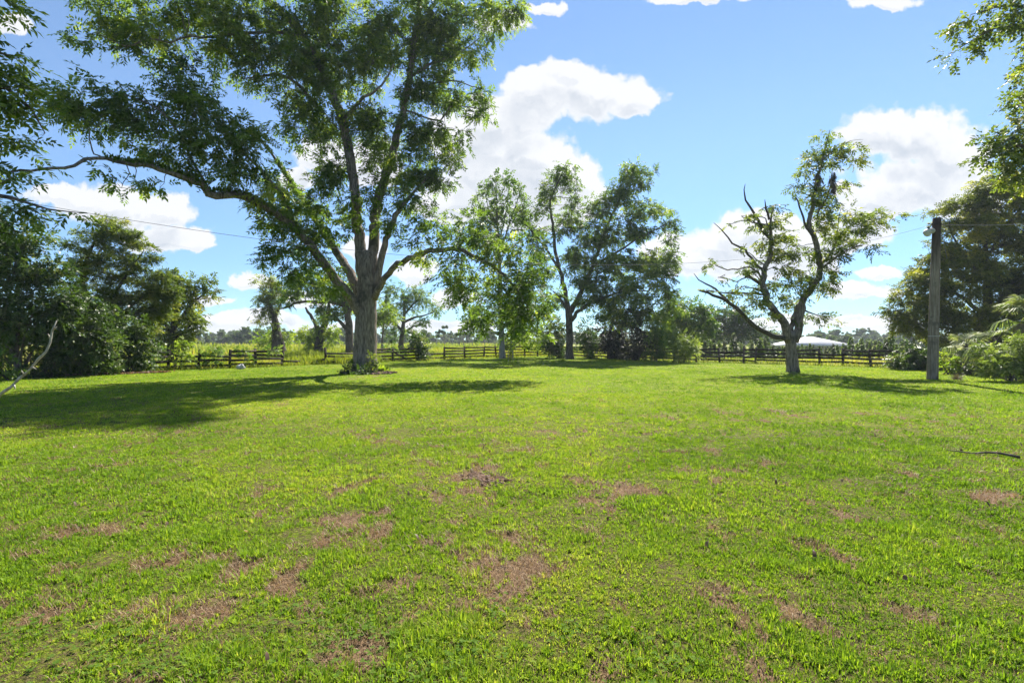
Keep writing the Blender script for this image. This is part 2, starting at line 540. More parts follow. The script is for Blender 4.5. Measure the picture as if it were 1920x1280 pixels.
def ground_mat():
    m = bpy.data.materials.new('lawn_ground')
    m.use_nodes = True
    N = NT(m.node_tree)
    b = m.node_tree.nodes['Principled BSDF']
    tc = N.n('ShaderNodeTexCoord')
    ob = tc.outputs['Object']
    at = N.n('ShaderNodeAttribute', attribute_name='bare')
    fld = N.n('ShaderNodeAttribute', attribute_name='field')
    n1 = N.noise(ob, 26, 6, .7)
    n2 = N.noise(ob, 1.4, 5, .6)
    n3 = N.noise(ob, .22, 4, .6)
    n4 = N.noise(ob, 90, 3, .6)
    soil = N.mix(N.smooth(n1, .3, .7), (.085, .052, .030, 1), (.205, .135, .082, 1))
    soil = N.mix(N.smooth(n4, .55, .75), soil, (.30, .22, .13, 1))
    gr = N.mix(N.smooth(n2, .3, .7), (.085, .125, .008, 1), (.15, .19, .012, 1))
    gr = N.mix(N.math('MULTIPLY', N.smooth(n3, .4, .7), .4), gr, (.21, .21, .02, 1))
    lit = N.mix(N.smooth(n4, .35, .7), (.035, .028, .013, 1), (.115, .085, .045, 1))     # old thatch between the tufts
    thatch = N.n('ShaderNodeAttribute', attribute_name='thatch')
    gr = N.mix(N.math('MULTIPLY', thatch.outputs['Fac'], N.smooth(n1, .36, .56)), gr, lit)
    c = N.mix(at.outputs['Fac'], gr, soil)
    mead = N.mix(N.smooth(n3, .35, .65), (.15, .19, .018, 1), (.22, .20, .04, 1))
    c = N.mix(fld.outputs['Fac'], c, mead)
    N.link(c, b.inputs['Base Color'])
    b.inputs['Roughness'].default_value = 1.0
    b.inputs['Specular IOR Level'].default_value = .1
    bp = N.n('ShaderNodeBump')
    bp.inputs['Strength'].default_value = .9
    bp.inputs['Distance'].default_value = .04
    N.link(n1, bp.inputs['Height'])
    N.link(bp.outputs[0], b.inputs['Normal'])
    return m


FENCE_LINE = [(-60, 6), (-26, 22.5), (-16.9, 29), (-9.7, 39.5), (4.3, 52.2), (14.6, 40), (23.2, 29.6), (31, 21), (60, 4)]


def beyond(x, y):
    fx = [p[0] for p in FENCE_LINE]
    fy = [p[1] for p in FENCE_LINE]
    return np.clip((y - np.interp(x, fx, fy)) / 1.2 + .2, 0, 1)


def build_ground():
    def axis(lo, hi, fine_lo, fine_hi, fine, grow):
        a = list(np.arange(fine_lo, fine_hi, fine))
        s = fine
        while a[-1] < hi:
            s *= grow
            a.append(a[-1] + s)
        s = fine
        pre = []
        v = fine_lo
        while v > lo:
            s *= grow
            v -= s
            pre.append(v)
        return np.array(pre[::-1] + a)
    xs = axis(-900, 900, -9, 9, .045, 1.045)
    ys = axis(-60, 1500, 1.2, 10, .045, 1.035)
    X, Y = np.meshgrid(xs, ys)
    x, y = X.ravel(), Y.ravel()
    B = bare(x, y)
    near = np.clip((14 - y) / 6, 0, 1)
    z = terrain(x, y) + near * ((fbm(x, y, .5, 4, 3) - .5) * .05 - B * .018)
    x0, y0 = G(902, 897)
    z = z - near * .05 * np.exp(-(((x - x0 - .16) / .10) ** 2 + ((y - y0 + .03) / .12) ** 2))
    nx, ny = len(xs), len(ys)
    i = (np.arange(ny - 1)[:, None] * nx + np.arange(nx - 1)[None, :]).ravel()
    o = make_mesh('lawn', np.stack([x, y, z], 1), [np.stack([i, i + 1, i + nx + 1, i + nx], 1)], ground_mat(), smooth=True)
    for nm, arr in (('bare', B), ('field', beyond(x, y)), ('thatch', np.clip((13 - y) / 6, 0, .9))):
        a = o.data.attributes.new(nm, 'FLOAT', 'POINT')
        a.data.foreach_set('value', arr.astype(np.float32))
    tag(o, 'wide sunlit lawn with brown bare patches', kind='structure')


build_ground()


def blades(name, x, y, h, w, az, lean, tint, mat, label, cat, z=None):
    """grass blades: each a bent tapered strip"""
    n = len(x)
    z = terrain(x, y) if z is None else z
    dx, dy = np.cos(az), np.sin(az)
    sx, sy = -dy * w / 2, dx * w / 2
    s1, c1 = np.sin(lean * .5), np.cos(lean * .5)
    s2, c2 = np.sin(lean), np.cos(lean)
    V = np.zeros((n, 5, 3), dtype=np.float32)
    V[:, 0] = np.stack([x - sx, y - sy, z - .004], 1)
    V[:, 1] = np.stack([x + sx, y + sy, z - .004], 1)
    mx, my, mz = x + dx * s1 * h * .55, y + dy * s1 * h * .55, z + c1 * h * .55
    V[:, 2] = np.stack([mx + sx * .85, my + sy * .85, mz], 1)
    V[:, 3] = np.stack([mx - sx * .85, my - sy * .85, mz], 1)
    V[:, 4] = np.stack([mx + dx * s2 * h * .5, my + dy * s2 * h * .5, mz + c2 * h * .5], 1)
    k = np.arange(n, dtype=np.int32)[:, None] * 5
    f4 = k + np.array([[0, 1, 2, 3]], dtype=np.int32)
    f3 = k + np.array([[3, 2, 4]], dtype=np.int32)
    o = make_mesh(name, V.reshape(-1, 3), [f4, f3], mat, tint=np.concatenate([tint, tint]))
    tag(o, label, cat, kind='stuff')
    return o


def trapezoid(n, y0, y1, slope=1.08, pad=1.6):
    """random ground points in the view's fan between two depths"""
    y = np.sqrt(rng.uniform(y0 * y0, y1 * y1, n))
    x = rng.uniform(-1, 1, n) * (y * slope + pad)
    return x, y


def build_grass():
    A = {k: [] for k in 'x y h w az lean tint'.split()}
    layers = [  # from, to, tufts per m2, blades per tuft, height, width, spread, lean, survival in bare soil
        (1.5, 4.2, 620, 13, .050, .0052, .044, .95, .03), (1.5, 4.2, 250, 24, .062, .0056, .022, .85, .22),
        (4.2, 8, 340, 13, .050, .0068, .048, .95, .03), (4.2, 8, 140, 20, .062, .0070, .026, .85, .22),
        (8, 15, 105, 11, .045, .0098, .066, 1.0, .04), (8, 15, 46, 17, .064, .0105, .034, .85, .22),
        (15, 28, 36, 10, .052, .018, .12, .95, .05), (28, 56, 8, 10, .055, .034, .25, .95, .05)]
    for (y0, y1, per, nb, hh, ww, spread, ln, surv) in layers:
        area = (y1 - y0) * ((y0 + y1) * 1.08 + 3.2)
        nt = int(per * area)
        tx, ty = trapezoid(nt, y0, y1)
        B = bare(tx, ty)
        keep = rng.uniform(0, 1, nt) > B * (1 - surv)
        tall = hh > .06
        if tall:
            keep &= rng.uniform(0, 1, nt) < np.clip((fbm(tx, ty, .5, 4, 77) - .28) * 3.4, .3, 1)
        if y0 > 20:
            keep &= beyond(tx, ty) < .3
        tx, ty, B = tx[keep], ty[keep], B[keep]
        nk = len(tx)
        big = fbm(tx, ty, .30, 3, 78)
        clump = np.clip((big - .25) * 2.2, .5, 1.35) * (rng.uniform(.5, 1.25, nk) if tall else 1.0)
        hue = fbm(tx, ty, 1.1, 4, 50) * .55 + fbm(tx, ty, 6.0, 2, 60) * .45
        n = nk * nb
        rep = np.repeat(np.arange(nk), nb)
        ang = rng.uniform(0, 2 * math.pi, n)
        r = np.abs(rng.normal(0, spread, n)) * (clump[rep] if tall else 1)
        A['x'].append(tx[rep] + np.cos(ang) * r)
        A['y'].append(ty[rep] + np.sin(ang) * r)
        A['h'].append(hh * clump[rep] * rng.uniform(.55, 1.3, n))
        A['w'].append(ww * rng.uniform(.7, 1.35, n))
        A['az'].append(ang + rng.normal(0, .5 if tall else .9, n))
        A['lean'].append(np.clip(rng.normal(ln, .40, n), .05, 1.75))
        t = .50 + (hue[rep] - .5) * 1.15 + rng.normal(0, .13, nk)[rep] + rng.normal(0, .08, n)
        t = t + np.where(rng.uniform(0, 1, n) < .03, .3, 0)
        A['tint'].append(np.clip(t, 0, 1))
    A = {k: np.concatenate(v) for k, v in A.items()}
    blades('grass', A['x'], A['y'], A['h'], A['w'], A['az'], A['lean'], A['tint'], M['grass'],
           'short bright green lawn grass growing in tufts', 'grass')
    # straw lying in the bare patches
    xs, ys = [], []
    for (y0, y1, n) in [(1.5, 4.2, 90000), (4.2, 8, 130000), (8, 14, 90000)]:
        x, y = trapezoid(n, y0, y1)
        B = bare(x, y)
        k = rng.uniform(0, 1, n) < B * .9 + .05
        xs.append(x[k])
        ys.append(y[k])
    x, y = np.concatenate(xs), np.concatenate(ys)
    n = len(x)
    sc = np.interp(y, [0, 4, 14], [.8, 1, 1.8])
    z = terrain(x, y) + rng.uniform(0, .014, n) - .006
    blades('dead_grass', x, y, rng.uniform(.03, .085, n) * sc, rng.uniform(.0018, .0038, n) * sc, rng.uniform(0, 6.28, n), rng.uniform(1.25, 1.6, n),
           np.clip(rng.normal(.5, .22, n), 0, 1), M['straw'], 'dry straw lying flat in the bare patches of the lawn', 'dead grass', z)


build_grass()


def build_clover():
    V, T = [], []
    for (px, py, n, sp_) in [(870, 1235, 70, .14), (700, 1190, 40, .12), (250, 1190, 60, .16), (640, 1230, 50, .14), (1090, 1190, 30, .1), (350, 1250, 60, .16), (930, 1150, 30, .1), (760, 1265, 50, .12), (1240, 1240, 40, .14), (150, 1240, 50, .16), (540, 1160, 40, .14), (60, 1180, 40, .14)]:
        x0, y0 = G(px, py)
        for i in range(n):
            x, y, z = x0 + rng.normal(0, sp_), y0 + rng.normal(0, sp_ * .7), rng.uniform(.012, .05)
            a0 = rng.uniform(0, 6.28)
            s_ = rng.uniform(.010, .018)
            for k in range(3):
                a = a0 + k * 2.094
                e = np.array((math.cos(a), math.sin(a), rng.uniform(-.1, .3)))
                w = np.array((-math.sin(a), math.cos(a), rng.uniform(-.1, .1)))
                c = np.array((x, y, z))
                V.append([c, c + e * s_ * .6 + w * s_ * .55, c + e * s_ * 1.15, c + e * s_ * .6 - w * s_ * .55])
                T.append(rng.uniform(.3, .95))
    V = np.array(V)
    o = make_mesh('clover', V.reshape(-1, 3), [np.arange(len(V) * 4).reshape(-1, 4)], M['clover'], tint=np.array(T))
    tag(o, 'small round leaved clover among the near lawn grass', 'clover', kind='stuff')


build_clover()


# ------------------------------------------------------------------ foliage and trees
LEAF = {  # shoot length, leaflets, leaflet length, width, droop, clump radius
    'pinnate': (.42, 11, .19, .072, .30, .62),
    'pinnate_far': (.50, 9, .25, .12, .25, .80),
    'mid': (.50, 9, .22, .11, .25, .62),
    'simple': (.34, 8, .14, .085, .15, .5),
    'simple_far': (.50, 7, .24, .15, .15, .75),
    'coarse': (.9, 6, .42, .27, .1, 1.2),
    'small': (.22, 8, .085, .055, .1, .34),
    'wood': (1.6, 6, .95, .62, .1, 2.0),
}


LAIK = 1.9


def foliage(blobs, kind, lai=2.6, wind=(0, 0, 0), rough=1.0, flat=.7):
    sl_, k, ll, lw, droop, rc = LEAF[kind]
    la = ll * lw * .5
    VV, TT, nodes = [], [], []
    for b in blobs:
        px, py, rx, ry, d = b[:5]
        c = P(px, py, d)
        ax, az = rx * d / FPX, ry * d / FPX
        ay = b[5] if len(b) > 5 else min(.5 * (ax + az), 2.6)
        mul = b[6] if len(b) > 6 else 1.0
        area = math.pi * ax * az
        ns = max(4, int(LAIK * lai * mul * area / la / k))
        r_ = min(rc, .75 * min(ax, az) + .08)
        nc = max(2, int(1.0 * area / (r_ * r_)))
        nc = min(nc, max(2, ns // 6))
        u = rng.normal(0, 1, (nc, 3))
        u /= np.linalg.norm(u, axis=1)[:, None]
        cc = u * (rng.uniform(.05, 1, nc) ** .45)[:, None] * np.array((ax, ay, az)) * rough
        hue = rng.normal(0, .11) + rng.normal(0, .16, nc)
        j = rng.integers(0, nc, ns)
        off = rng.normal(0, 1, (ns, 3)) * r_ * np.array((.40, .40, .42 * flat))
        off -= (off * 0 + np.array((0, 0, 1))) * (np.hypot(off[:, 0], off[:, 1]) ** 2 / r_ * .35)[:, None]
        pos = cc[j] + off
        nodes.append((c, c + cc))
        D = off / (np.linalg.norm(off, axis=1)[:, None] + 1e-6) * .8 + cc[j] / max(ax, az) * .35 + rng.normal(0, .42, (ns, 3)) + np.array(wind)
        D[:, 2] -= droop
        D /= np.linalg.norm(D, axis=1)[:, None] + 1e-6
        up = np.array((0, 0, 1.0)) + rng.normal(0, .45, (ns, 3))
        S = np.cross(D, up)
        S /= np.linalg.norm(S, axis=1)[:, None] + 1e-6
        Nn = np.cross(S, D)
        t = np.linspace(.12, 1, k)
        tt = np.tile(t, ns)
        rep = np.repeat(np.arange(ns), k)
        L = sl_ * rng.uniform(.7, 1.25, ns)[rep]
        base = pos[rep] + D[rep] * (tt * L)[:, None]
        base[:, 2] -= droop * .45 * L * tt ** 2
        side = np.where(np.tile(np.arange(k) % 2, ns) == 0, 1.0, -1.0)
        last = np.tile(np.arange(k) == k - 1, ns)
        side = np.where(last, 0, side)
        ld = D[rep] * np.where(last, 1, .55)[:, None] + S[rep] * (side * .95)[:, None] + rng.normal(0, .22, (ns * k, 3))
        ld[:, 2] -= droop * .9
        ld /= np.linalg.norm(ld, axis=1)[:, None] + 1e-6
        nn = Nn[rep] + rng.normal(0, .38, (ns * k, 3))
        wv = np.cross(ld, nn)
        wv /= np.linalg.norm(wv, axis=1)[:, None] + 1e-6
        l_ = ll * rng.uniform(.65, 1.25, ns * k)
        w_ = lw * rng.uniform(.7, 1.2, ns * k)
        fold = np.cross(wv, ld) * (w_ * .22)[:, None]
        V = np.empty((ns * k, 4, 3), dtype=np.float32)
        mid = base + ld * (l_ * .42)[:, None]
        V[:, 0] = base + c
        V[:, 1] = mid + wv * (w_ * .5)[:, None] + fold + c
        V[:, 2] = base + ld * l_[:, None] + c
        V[:, 3] = mid - wv * (w_ * .5)[:, None] + fold + c
        VV.append(V)
        TT.append(.47 + hue[j][rep] + rng.normal(0, .13, ns)[rep] + rng.normal(0, .07, ns * k))
    return np.concatenate(VV), np.clip(np.concatenate(TT), 0, 1), nodes


def leaves_obj(name, VT, mat, parent):
    V, T = VT[0], VT[1]
    n = len(V)
    return make_mesh(name, V.reshape(-1, 3), [np.arange(n * 4, dtype=np.int32).reshape(n, 4)], mat, parent, tint=T)


def tree(name, label, cat, base, limbs, blobs, leaf='pinnate', lmat='pecan', bark='bark', lai=2.6, group=None, wind=(0, 0, 0),
         twigs=2, sides=9, step=.45, rough=.06, extra=None, crown='crown', blob_rough=1.0, trunk='trunk', flat=.7, twr=1.0):
    """limbs: list of [(px, py, depth, radius in m), ...]; blobs: foliage masses (px, py, rx, ry, depth[, thickness, density])"""
    bz = float(terrain(np.array(base[0]), np.array(base[1])))
    root = empty(name, (base[0], base[1], bz))
    tag(root, label, cat, group)
    tb = Tubes()
    samples = []
    for li, lb in enumerate(limbs):
        pts = [P(*q[:3]) for q in lb]
        rad = [q[3] for q in lb]
        sp, sr = spline(pts, rad, step)
        amp = np.minimum(sr * .3, .035)[:, None]
        jit = rng.normal(0, 1, sp.shape) * amp
        jit[0] = 0
        if li == 0:
            jit[:, 2] = 0
            jit *= .35
        sp = sp + jit
        tb.tube(sp, sr, sides if sr[0] > .06 else 6, rough)
        samples.append(np.concatenate([sp, sr[:, None]], 1))
    if blobs:
        VT = foliage(blobs, leaf, lai, wind, blob_rough, flat)
        if twigs:
            S = np.concatenate(samples)
            for (c, cl) in VT[2]:
                # leave the limb from a point lower than the mass it carries
                dd = np.linalg.norm(S[:, :3] - c, axis=1) + np.maximum(S[:, 2] - c[2], 0) * .8
                s0 = S[np.argmin(dd)]
                L = np.linalg.norm(c - s0[:3])
                r0 = min(s0[3] * .6, .012 + .013 * L) * twr
                if L > .25:
                    q1 = s0[:3] * .68 + c * .32 + np.array((0, 0, .07 * L)) + rng.normal(0, .075 * L, 3)
                    q2 = s0[:3] * .33 + c * .67 + np.array((0, 0, .06 * L)) + rng.normal(0, .07 * L, 3)
                    sp, sr = spline([s0[:3], q1, q2, c], [r0, r0 * .8, r0 * .62, r0 * .42], max(.18, L / 12))
                    sp[1:-1] += rng.normal(0, .025, (len(sp) - 2, 3))
                    tb.tube(sp, sr, 5, 0.05, cap=False)
                if twigs > 1:
                    for q in cl:
                        m2 = (c + q) / 2 + rng.normal(0, .08, 3)
                        tb.tube([c, m2, q], [r0 * .45, r0 * .3, .004], 4, 0, cap=False)
        leaves_obj(crown, VT, M[lmat], root)
    tb.build(trunk, M[bark], root)
    if extra:
        extra(root)
    return root


def shrub(name, label, cat, base_px, d, blobs, leaf='simple', lmat='dark', lai=3.0, group=None, stems=5, bark='bark_dark', wind=(0, 0, 0), flat=.8):
    """a bush: several stems from the ground and leafy masses"""
    b = P(base_px, HY, d)
    bz = float(terrain(np.array(b[0]), np.array(b[1])))
    root = empty(name, (b[0], b[1], bz))
    tag(root, label, cat, group)
    VT = foliage(blobs, leaf, lai, wind, 1.0, flat)
    tb = Tubes()
    cs = [n[0] for n in VT[2]]
    for i in range(max(stems, len(cs))):
        c = cs[i % len(cs)]
        s0 = np.array((b[0] + rng.normal(0, .12), b[1] + rng.normal(0, .1), bz - .03))
        mid = s0 * .45 + c * .55 + np.array((0, 0, .1)) + rng.normal(0, .08, 3)
        sp, sr = spline([s0, mid, c + rng.normal(0, .1, 3)], [.03, .02, .008], .3)
        tb.tube(sp, sr, 5, .05, cap=False)
    for (c, cl) in VT[2]:
        for q in cl[:10]:
            tb.tube([c, (c + q) / 2 + rng.normal(0, .04, 3), q], [.008, .006, .003], 4, 0, cap=False)
    tb.build('stem', M[bark], root)
    leaves_obj('foliage', VT, M[lmat], root)
    return root


def fuzz(name, limbs, mat, parent, per=500, size=(.09, .04), up=True, jit=.0):
    """small ferns growing along the upper side of limbs"""
    VV = []
    for lb in limbs:
        pts, rad = spline([P(*q[:3]) for q in lb], [q[3] for q in lb], .1)
        L = np.linalg.norm(np.diff(pts, axis=0), axis=1).sum()
        n = int(per * L)
        i = rng.integers(0, len(pts), n)
        a = rng.normal(math.pi / 2, .75, n)
        nrm = np.stack([np.cos(a) * rng.uniform(-1, 1, n), np.cos(a), np.sin(a)], 1)
        base = pts[i] + nrm * (rad[i] * .95)[:, None] + rng.normal(0, .05, (n, 3))
        d = nrm + rng.normal(0, .5, (n, 3))
        d /= np.linalg.norm(d, axis=1)[:, None]
        s = np.cross(d, rng.normal(0, 1, (n, 3)))
        s /= np.linalg.norm(s, axis=1)[:, None]
        l_ = (size[0] * rng.uniform(.6, 1.4, n))[:, None]
        w_ = (size[1] * rng.uniform(.6, 1.4, n))[:, None]
        VV.append(np.stack([base, base + d * l_ * .5 + s * w_ * .5, base + d * l_, base + d * l_ * .5 - s * w_ * .5], 1))
    V = np.concatenate(VV)
    return leaves_obj(name, (V, np.clip(rng.normal(.4, .2, len(V)), 0, 1)), mat, parent)


# ---- the great pecan
DB = 25.0
big_limbs = [
    [(686, 703, DB, .86), (686, 694, DB, .72), (685, 676, DB, .61), (686, 640, DB, .57), (686, 600, DB, .54), (688, 560, DB, .49), (689, 525, DB, .48), (689, 490, DB, .42), (689, 470, DB, .25)],
    [(683, 530, DB, .30), (676, 470, DB, .28), (670, 420, DB, .26), (667, 370, DB - .1, .24), (656, 300, DB - .2, .24), (640, 225, DB - .4, .215), (612, 150, DB - .6, .19), (588, 100, DB - .8, .165), (545, 42, DB - 1.2, .13), (500, 2, DB - 1.6, .11), (440, -50, DB - 2, .06)],
    [(697, 525, DB, .30), (700, 450, DB + .1, .26), (707, 390, DB + .2, .25), (722, 335, DB + .4, .23), (741, 270, DB + .7, .20), (757, 205, DB + 1, .175), (769, 140, DB + 1.2, .155), (777, 80, DB + 1.3, .14), (788, 10, DB + 1.4, .115), (796, -60, DB + 1.4, .07)],
    [(701, 545, DB - .1, .20), (714, 490, DB - .3, .17), (727, 440, DB - .4, .145), (741, 405, DB - .4, .13), (768, 370, DB - .3, .08), (800, 335, DB - .2, .04)],
    [(701, 560, DB - .2, .18), (720, 524, DB - .8, .15), (748, 495, DB - 1.5, .14), (790, 476, DB - 2.4, .12), (850, 466, DB - 3.2, .10), (895, 483, DB - 3.8, .08), (945, 516, DB - 4.2, .06), (985, 565, DB - 4.4, .035), (1000, 600, DB - 4.5, .02)],
    [(682, 596, DB - .1, .30), (657, 558, DB - .5, .25), (634, 530, DB - .9, .225), (610, 500, DB - 1.4, .21), (588, 468, DB - 1.9, .20), (562, 436, DB - 2.4, .185), (528, 407, DB - 3, .17), (490, 386, DB - 3.6, .155), (455, 368, DB - 4.2, .155), (392, 364, DB - 5, .14), (378, 348, DB - 5.3, .125), (330, 328, DB - 6, .10), (285, 312, DB - 6.6, .085), (235, 306, DB - 7.2, .07), (200, 298, DB - 7.6, .06), (160, 298, DB - 8, .055), (140, 312, DB - 8.3, .05), (95, 317, DB - 8.9, .045), (40, 320, DB - 9.5, .035), (-20, 330, DB - 10.2, .02)],
    [(684, 574, DB + .1, .24), (656, 514, DB + .5, .24), (632, 472, DB + .9, .20), (600, 425, DB + 1.2, .16), (560, 365, DB + 1.3, .11), (520, 305, DB + 1.2, .07), (490, 260, DB + 1, .04)],
    [(575, 70, DB - .9, .09), (530, 62, DB - 1.6, .075), (470, 62, DB - 2.4, .06), (395, 70, DB - 3.2, .05), (350, 68, DB - 3.7, .045), (318, 80, DB - 4, .04), (280, 72, DB - 4.3, .035), (235, 86, DB - 4.7, .025), (180, 60, DB - 5.2, .012)],
    [(640, 225, DB - .4, .11), (660, 205, DB - .8, .09), (682, 185, DB - 1.1, .075), (715, 160, DB - 1.4, .05), (740, 120, DB - 1.6, .03)],
    [(600, 205, DB - .6, .09), (560, 160, DB - 1, .075), (520, 140, DB - 1.4, .06), (480, 145, DB - 1.8, .04), (450, 148, DB - 2.1, .02)],
    [(770, 145, DB + 1.2, .08), (810, 120, DB + 1.4, .06), (860, 100, DB + 1.5, .04), (900, 70, DB + 1.5, .02)],
    [(395, 362, DB - 5, .07), (360, 300, DB - 5.4, .05), (330, 240, DB - 5.8, .04), (280, 195, DB - 6.2, .03), (190, 165, DB - 6.9, .02)],
    [(560, 436, DB - 2.4, .09), (530, 370, DB - 2.8, .07), (480, 310, DB - 3.2, .055), (430, 260, DB - 3.6, .04), (380, 200, DB - 4, .02)],
]
big_blobs = [
    # upper left sprays
    (200, 40, 50, 30, 20.4), (160, 70, 30, 15, 20), (240, 84, 34, 20, 20.6), (290, 45, 55, 42, 21.2), (335, 20, 46, 28, 21.5), (215, 10, 46, 20, 20.5), (275, 100, 26, 10, 21),
    # top mass
    (400, 20, 70, 40, 22), (430, 80, 55, 40, 22.3), (480, 40, 70, 52, 23), (520, 100, 55, 48, 23.2), (460, 130, 42, 26, 22.6), (560, 50, 60, 50, 24), (610, 40, 60, 60, 24.6),
    (600, 110, 48, 50, 24.4), (555, 170, 55, 44, 24), (640, 120, 42, 60, 25, 2.4), (690, 40, 46, 46, 25.6), (700, 120, 45, 52, 25.2), (745, 60, 46, 70, 26.2), (800, 40, 55, 56, 26.6),
    (835, 80, 54, 50, 26.6), (870, 30, 56, 46, 26.8), (925, 22, 50, 26, 26.8), (968, 14, 30, 20, 26.8), (880, 100, 32, 28, 26.6),
    # right side
    (820, 140, 46, 44, 26.5), (856, 180, 34, 26, 26.4), (898, 165, 18, 24, 26.2), (905, 205, 20, 26, 26.2), (790, 190, 46, 52, 26), (835, 240, 34, 40, 26), (800, 270, 40, 40, 25.8), (850, 300, 24, 24, 25.6),
    (780, 320, 42, 40, 25.4), (825, 340, 30, 26, 25.2), (770, 375, 42, 26, 24.8), (725, 250, 36, 46, 25.8), (690, 240, 34, 40, 25.4), (700, 300, 20, 30, 25.2), (740, 330, 28, 32, 25.2),
    # middle and left of the stems
    (610, 250, 40, 42, 24.6), (560, 240, 42, 36, 24.2), (585, 190, 36, 30, 24), (640, 330, 36, 38, 24.8), (600, 330, 30, 26, 24.4), (655, 385, 30, 30, 24.6), (555, 380, 46, 30, 24.4), (520, 330, 34, 30, 23.8), (610, 400, 30, 30, 24.4),
    (730, 415, 22, 22, 24.4), (708, 380, 14, 26, 24.6),
    # leafy shoots hiding the upper stems
    (655, 430, 16, 18, 24.1, .7), (712, 352, 16, 22, 24.3, .7), (632, 300, 22, 22, 24, .8), (745, 300, 22, 28, 24.8, .9), (700, 215, 24, 28, 24.6, .9), (772, 232, 22, 32, 25.2, .9), (660, 200, 22, 24, 24.2, .8), (676, 400, 10, 14, 24.3, .5), (738, 415, 14, 14, 24, .6), (596, 150, 24, 26, 23.6, .8), (640, 545, 14, 12, 23.6, .6),
    # left mass over the low limb
    (110, 195, 40, 26, 17.4), (150, 180, 44, 30, 17.8), (165, 225, 46, 26, 18), (210, 170, 46, 30, 18.2), (225, 225, 52, 34, 18.4), (280, 210, 50, 40, 18.8), (330, 165, 44, 40, 19.2), (360, 125, 34, 26, 19.6), (395, 165, 22, 24, 19.8),
    (360, 225, 50, 44, 19.4), (300, 265, 50, 26, 18.8), (390, 270, 52, 40, 19.8), (430, 230, 46, 40, 20.2), (455, 290, 48, 44, 20.6), (350, 300, 40, 22, 19.2), (420, 330, 44, 22, 20), (500, 350, 40, 34, 21.4), (480, 250, 26, 28, 20.6),
    (520, 400, 42, 32, 21.8), (560, 440, 40, 34, 22.6), (535, 470, 34, 26, 22), (590, 430, 26, 30, 23), (600, 490, 30, 24, 23.4), (545, 510, 34, 22, 22.2), (625, 540, 22, 22, 24), (500, 490, 16, 14, 22),
    # tassels under the limb
    (258, 345, 30, 12, 18.4), (300, 352, 14, 10, 18.8), (228, 352, 12, 12, 18.2), (180, 312, 22, 10, 17.6, .4), (30, 322, 30, 14, 15.4),
    # low right limb, drooping
    (820, 425, 46, 34, 22.2, 1.1, .75), (790, 460, 34, 26, 22.6, 1.1, .75), (865, 440, 50, 40, 21.6, 1.1, .75), (920, 430, 46, 34, 21.2, 1.1, .75), (965, 460, 40, 34, 21, 1.1, .75), (845, 490, 36, 26, 21.6, 1.1, .75), (895, 505, 52, 40, 21.2, 1.1, .75), (950, 520, 50, 40, 20.8, 1.1, .75), (995, 510, 34, 34, 20.6, 1.1, .75),
    (870, 545, 34, 30, 21.2, 1.1, .75), (930, 575, 46, 34, 20.8, 1.1, .75), (985, 570, 42, 40, 20.6, 1.1, .75), (1008, 545, 26, 30, 20.5, 1.1, .75), (900, 610, 24, 26, 20.8, 1.1, .75), (960, 615, 30, 20, 20.6, 1.1, .75), (1012, 600, 18, 30, 20.6, 1.1, .75), (830, 520, 20, 16, 21.8, 1.1, .75),
    # crown above the frame
    (430, -60, 90, 60, 22.5, 2.2, .5), (560, -80, 90, 70, 24, 2.2, .5), (690, -90, 90, 70, 25.5, 2.2, .5), (800, -80, 90, 60, 26.5, 2.2, .5), (620, -190, 120, 70, 25, 2.2, .5), (760, -190, 100, 60, 26, 2.2, .5), (300, -40, 60, 40, 21, 2.2, .5),
]


def big_extra(root):
    fuzz('limb_fern', [big_limbs[5][5:15], big_limbs[1][4:10], big_limbs[6][2:6], big_limbs[2][5:10]], M['pecan'], root, 260, (.15, .065))


tree('pecan_tree', 'tallest tree, a massive pecan with furrowed grey trunk ringed by low plants', 'tree', P(686, HY, DB)[:2],
     big_limbs, big_blobs, 'pinnate', 'pecan', 'bark_big', 2.0, wind=(-.28, 0, 0), sides=20, step=.25, rough=.035, extra=big_extra, twr=.85, flat=.5)

# ---- the pruned pecan on the right
DR = 25.4
dead_limbs = [
    [(1475, 634, DR, .14), (1455, 631, DR - .2, .13), (1430, 620, DR - .5, .12), (1406, 604, DR - .8, .11), (1386, 582, DR - 1, .10), (1361, 563, DR - 1.2, .085), (1337, 553, DR - 1.4, .07), (1308, 543, DR - 1.6, .05)],
    [(1368, 567, DR - 1.1, .06), (1342, 543, DR - .9, .05), (1325, 531, DR - .8, .04), (1308, 524, DR - .7, .028), (1300, 514, DR - .6, .012)],
    [(1446, 450, DR + .2, .085), (1430, 431, DR + .2, .08), (1414, 399, DR + .1, .065), (1398, 374, DR, .045), (1396, 355, DR, .028), (1399, 344, DR, .012)],
    [(1432, 506, DR + .2, .075), (1414, 492, DR, .07), (1398, 468, DR - .2, .055), (1373, 456, DR - .4, .045), (1357, 435, DR - .5, .032), (1339, 417, DR - .6, .012)],
    [(1434, 540, DR + .1, .09), (1420, 529, DR - .1, .075), (1403, 516, DR - .3, .06)],
    [(1442, 412, DR + .2, .06), (1438, 392, DR + .1, .05), (1434, 375, DR, .015)],
    [(1526, 445, DR - .3, .08), (1513, 427, DR - .5, .06), (1502, 397, DR - .7, .045), (1492, 369, DR - .8, .03)],
    [(1569, 440, DR + .3, .03), (1573, 405, DR + .3, .018), (1578, 386, DR + .3, .006)],
]
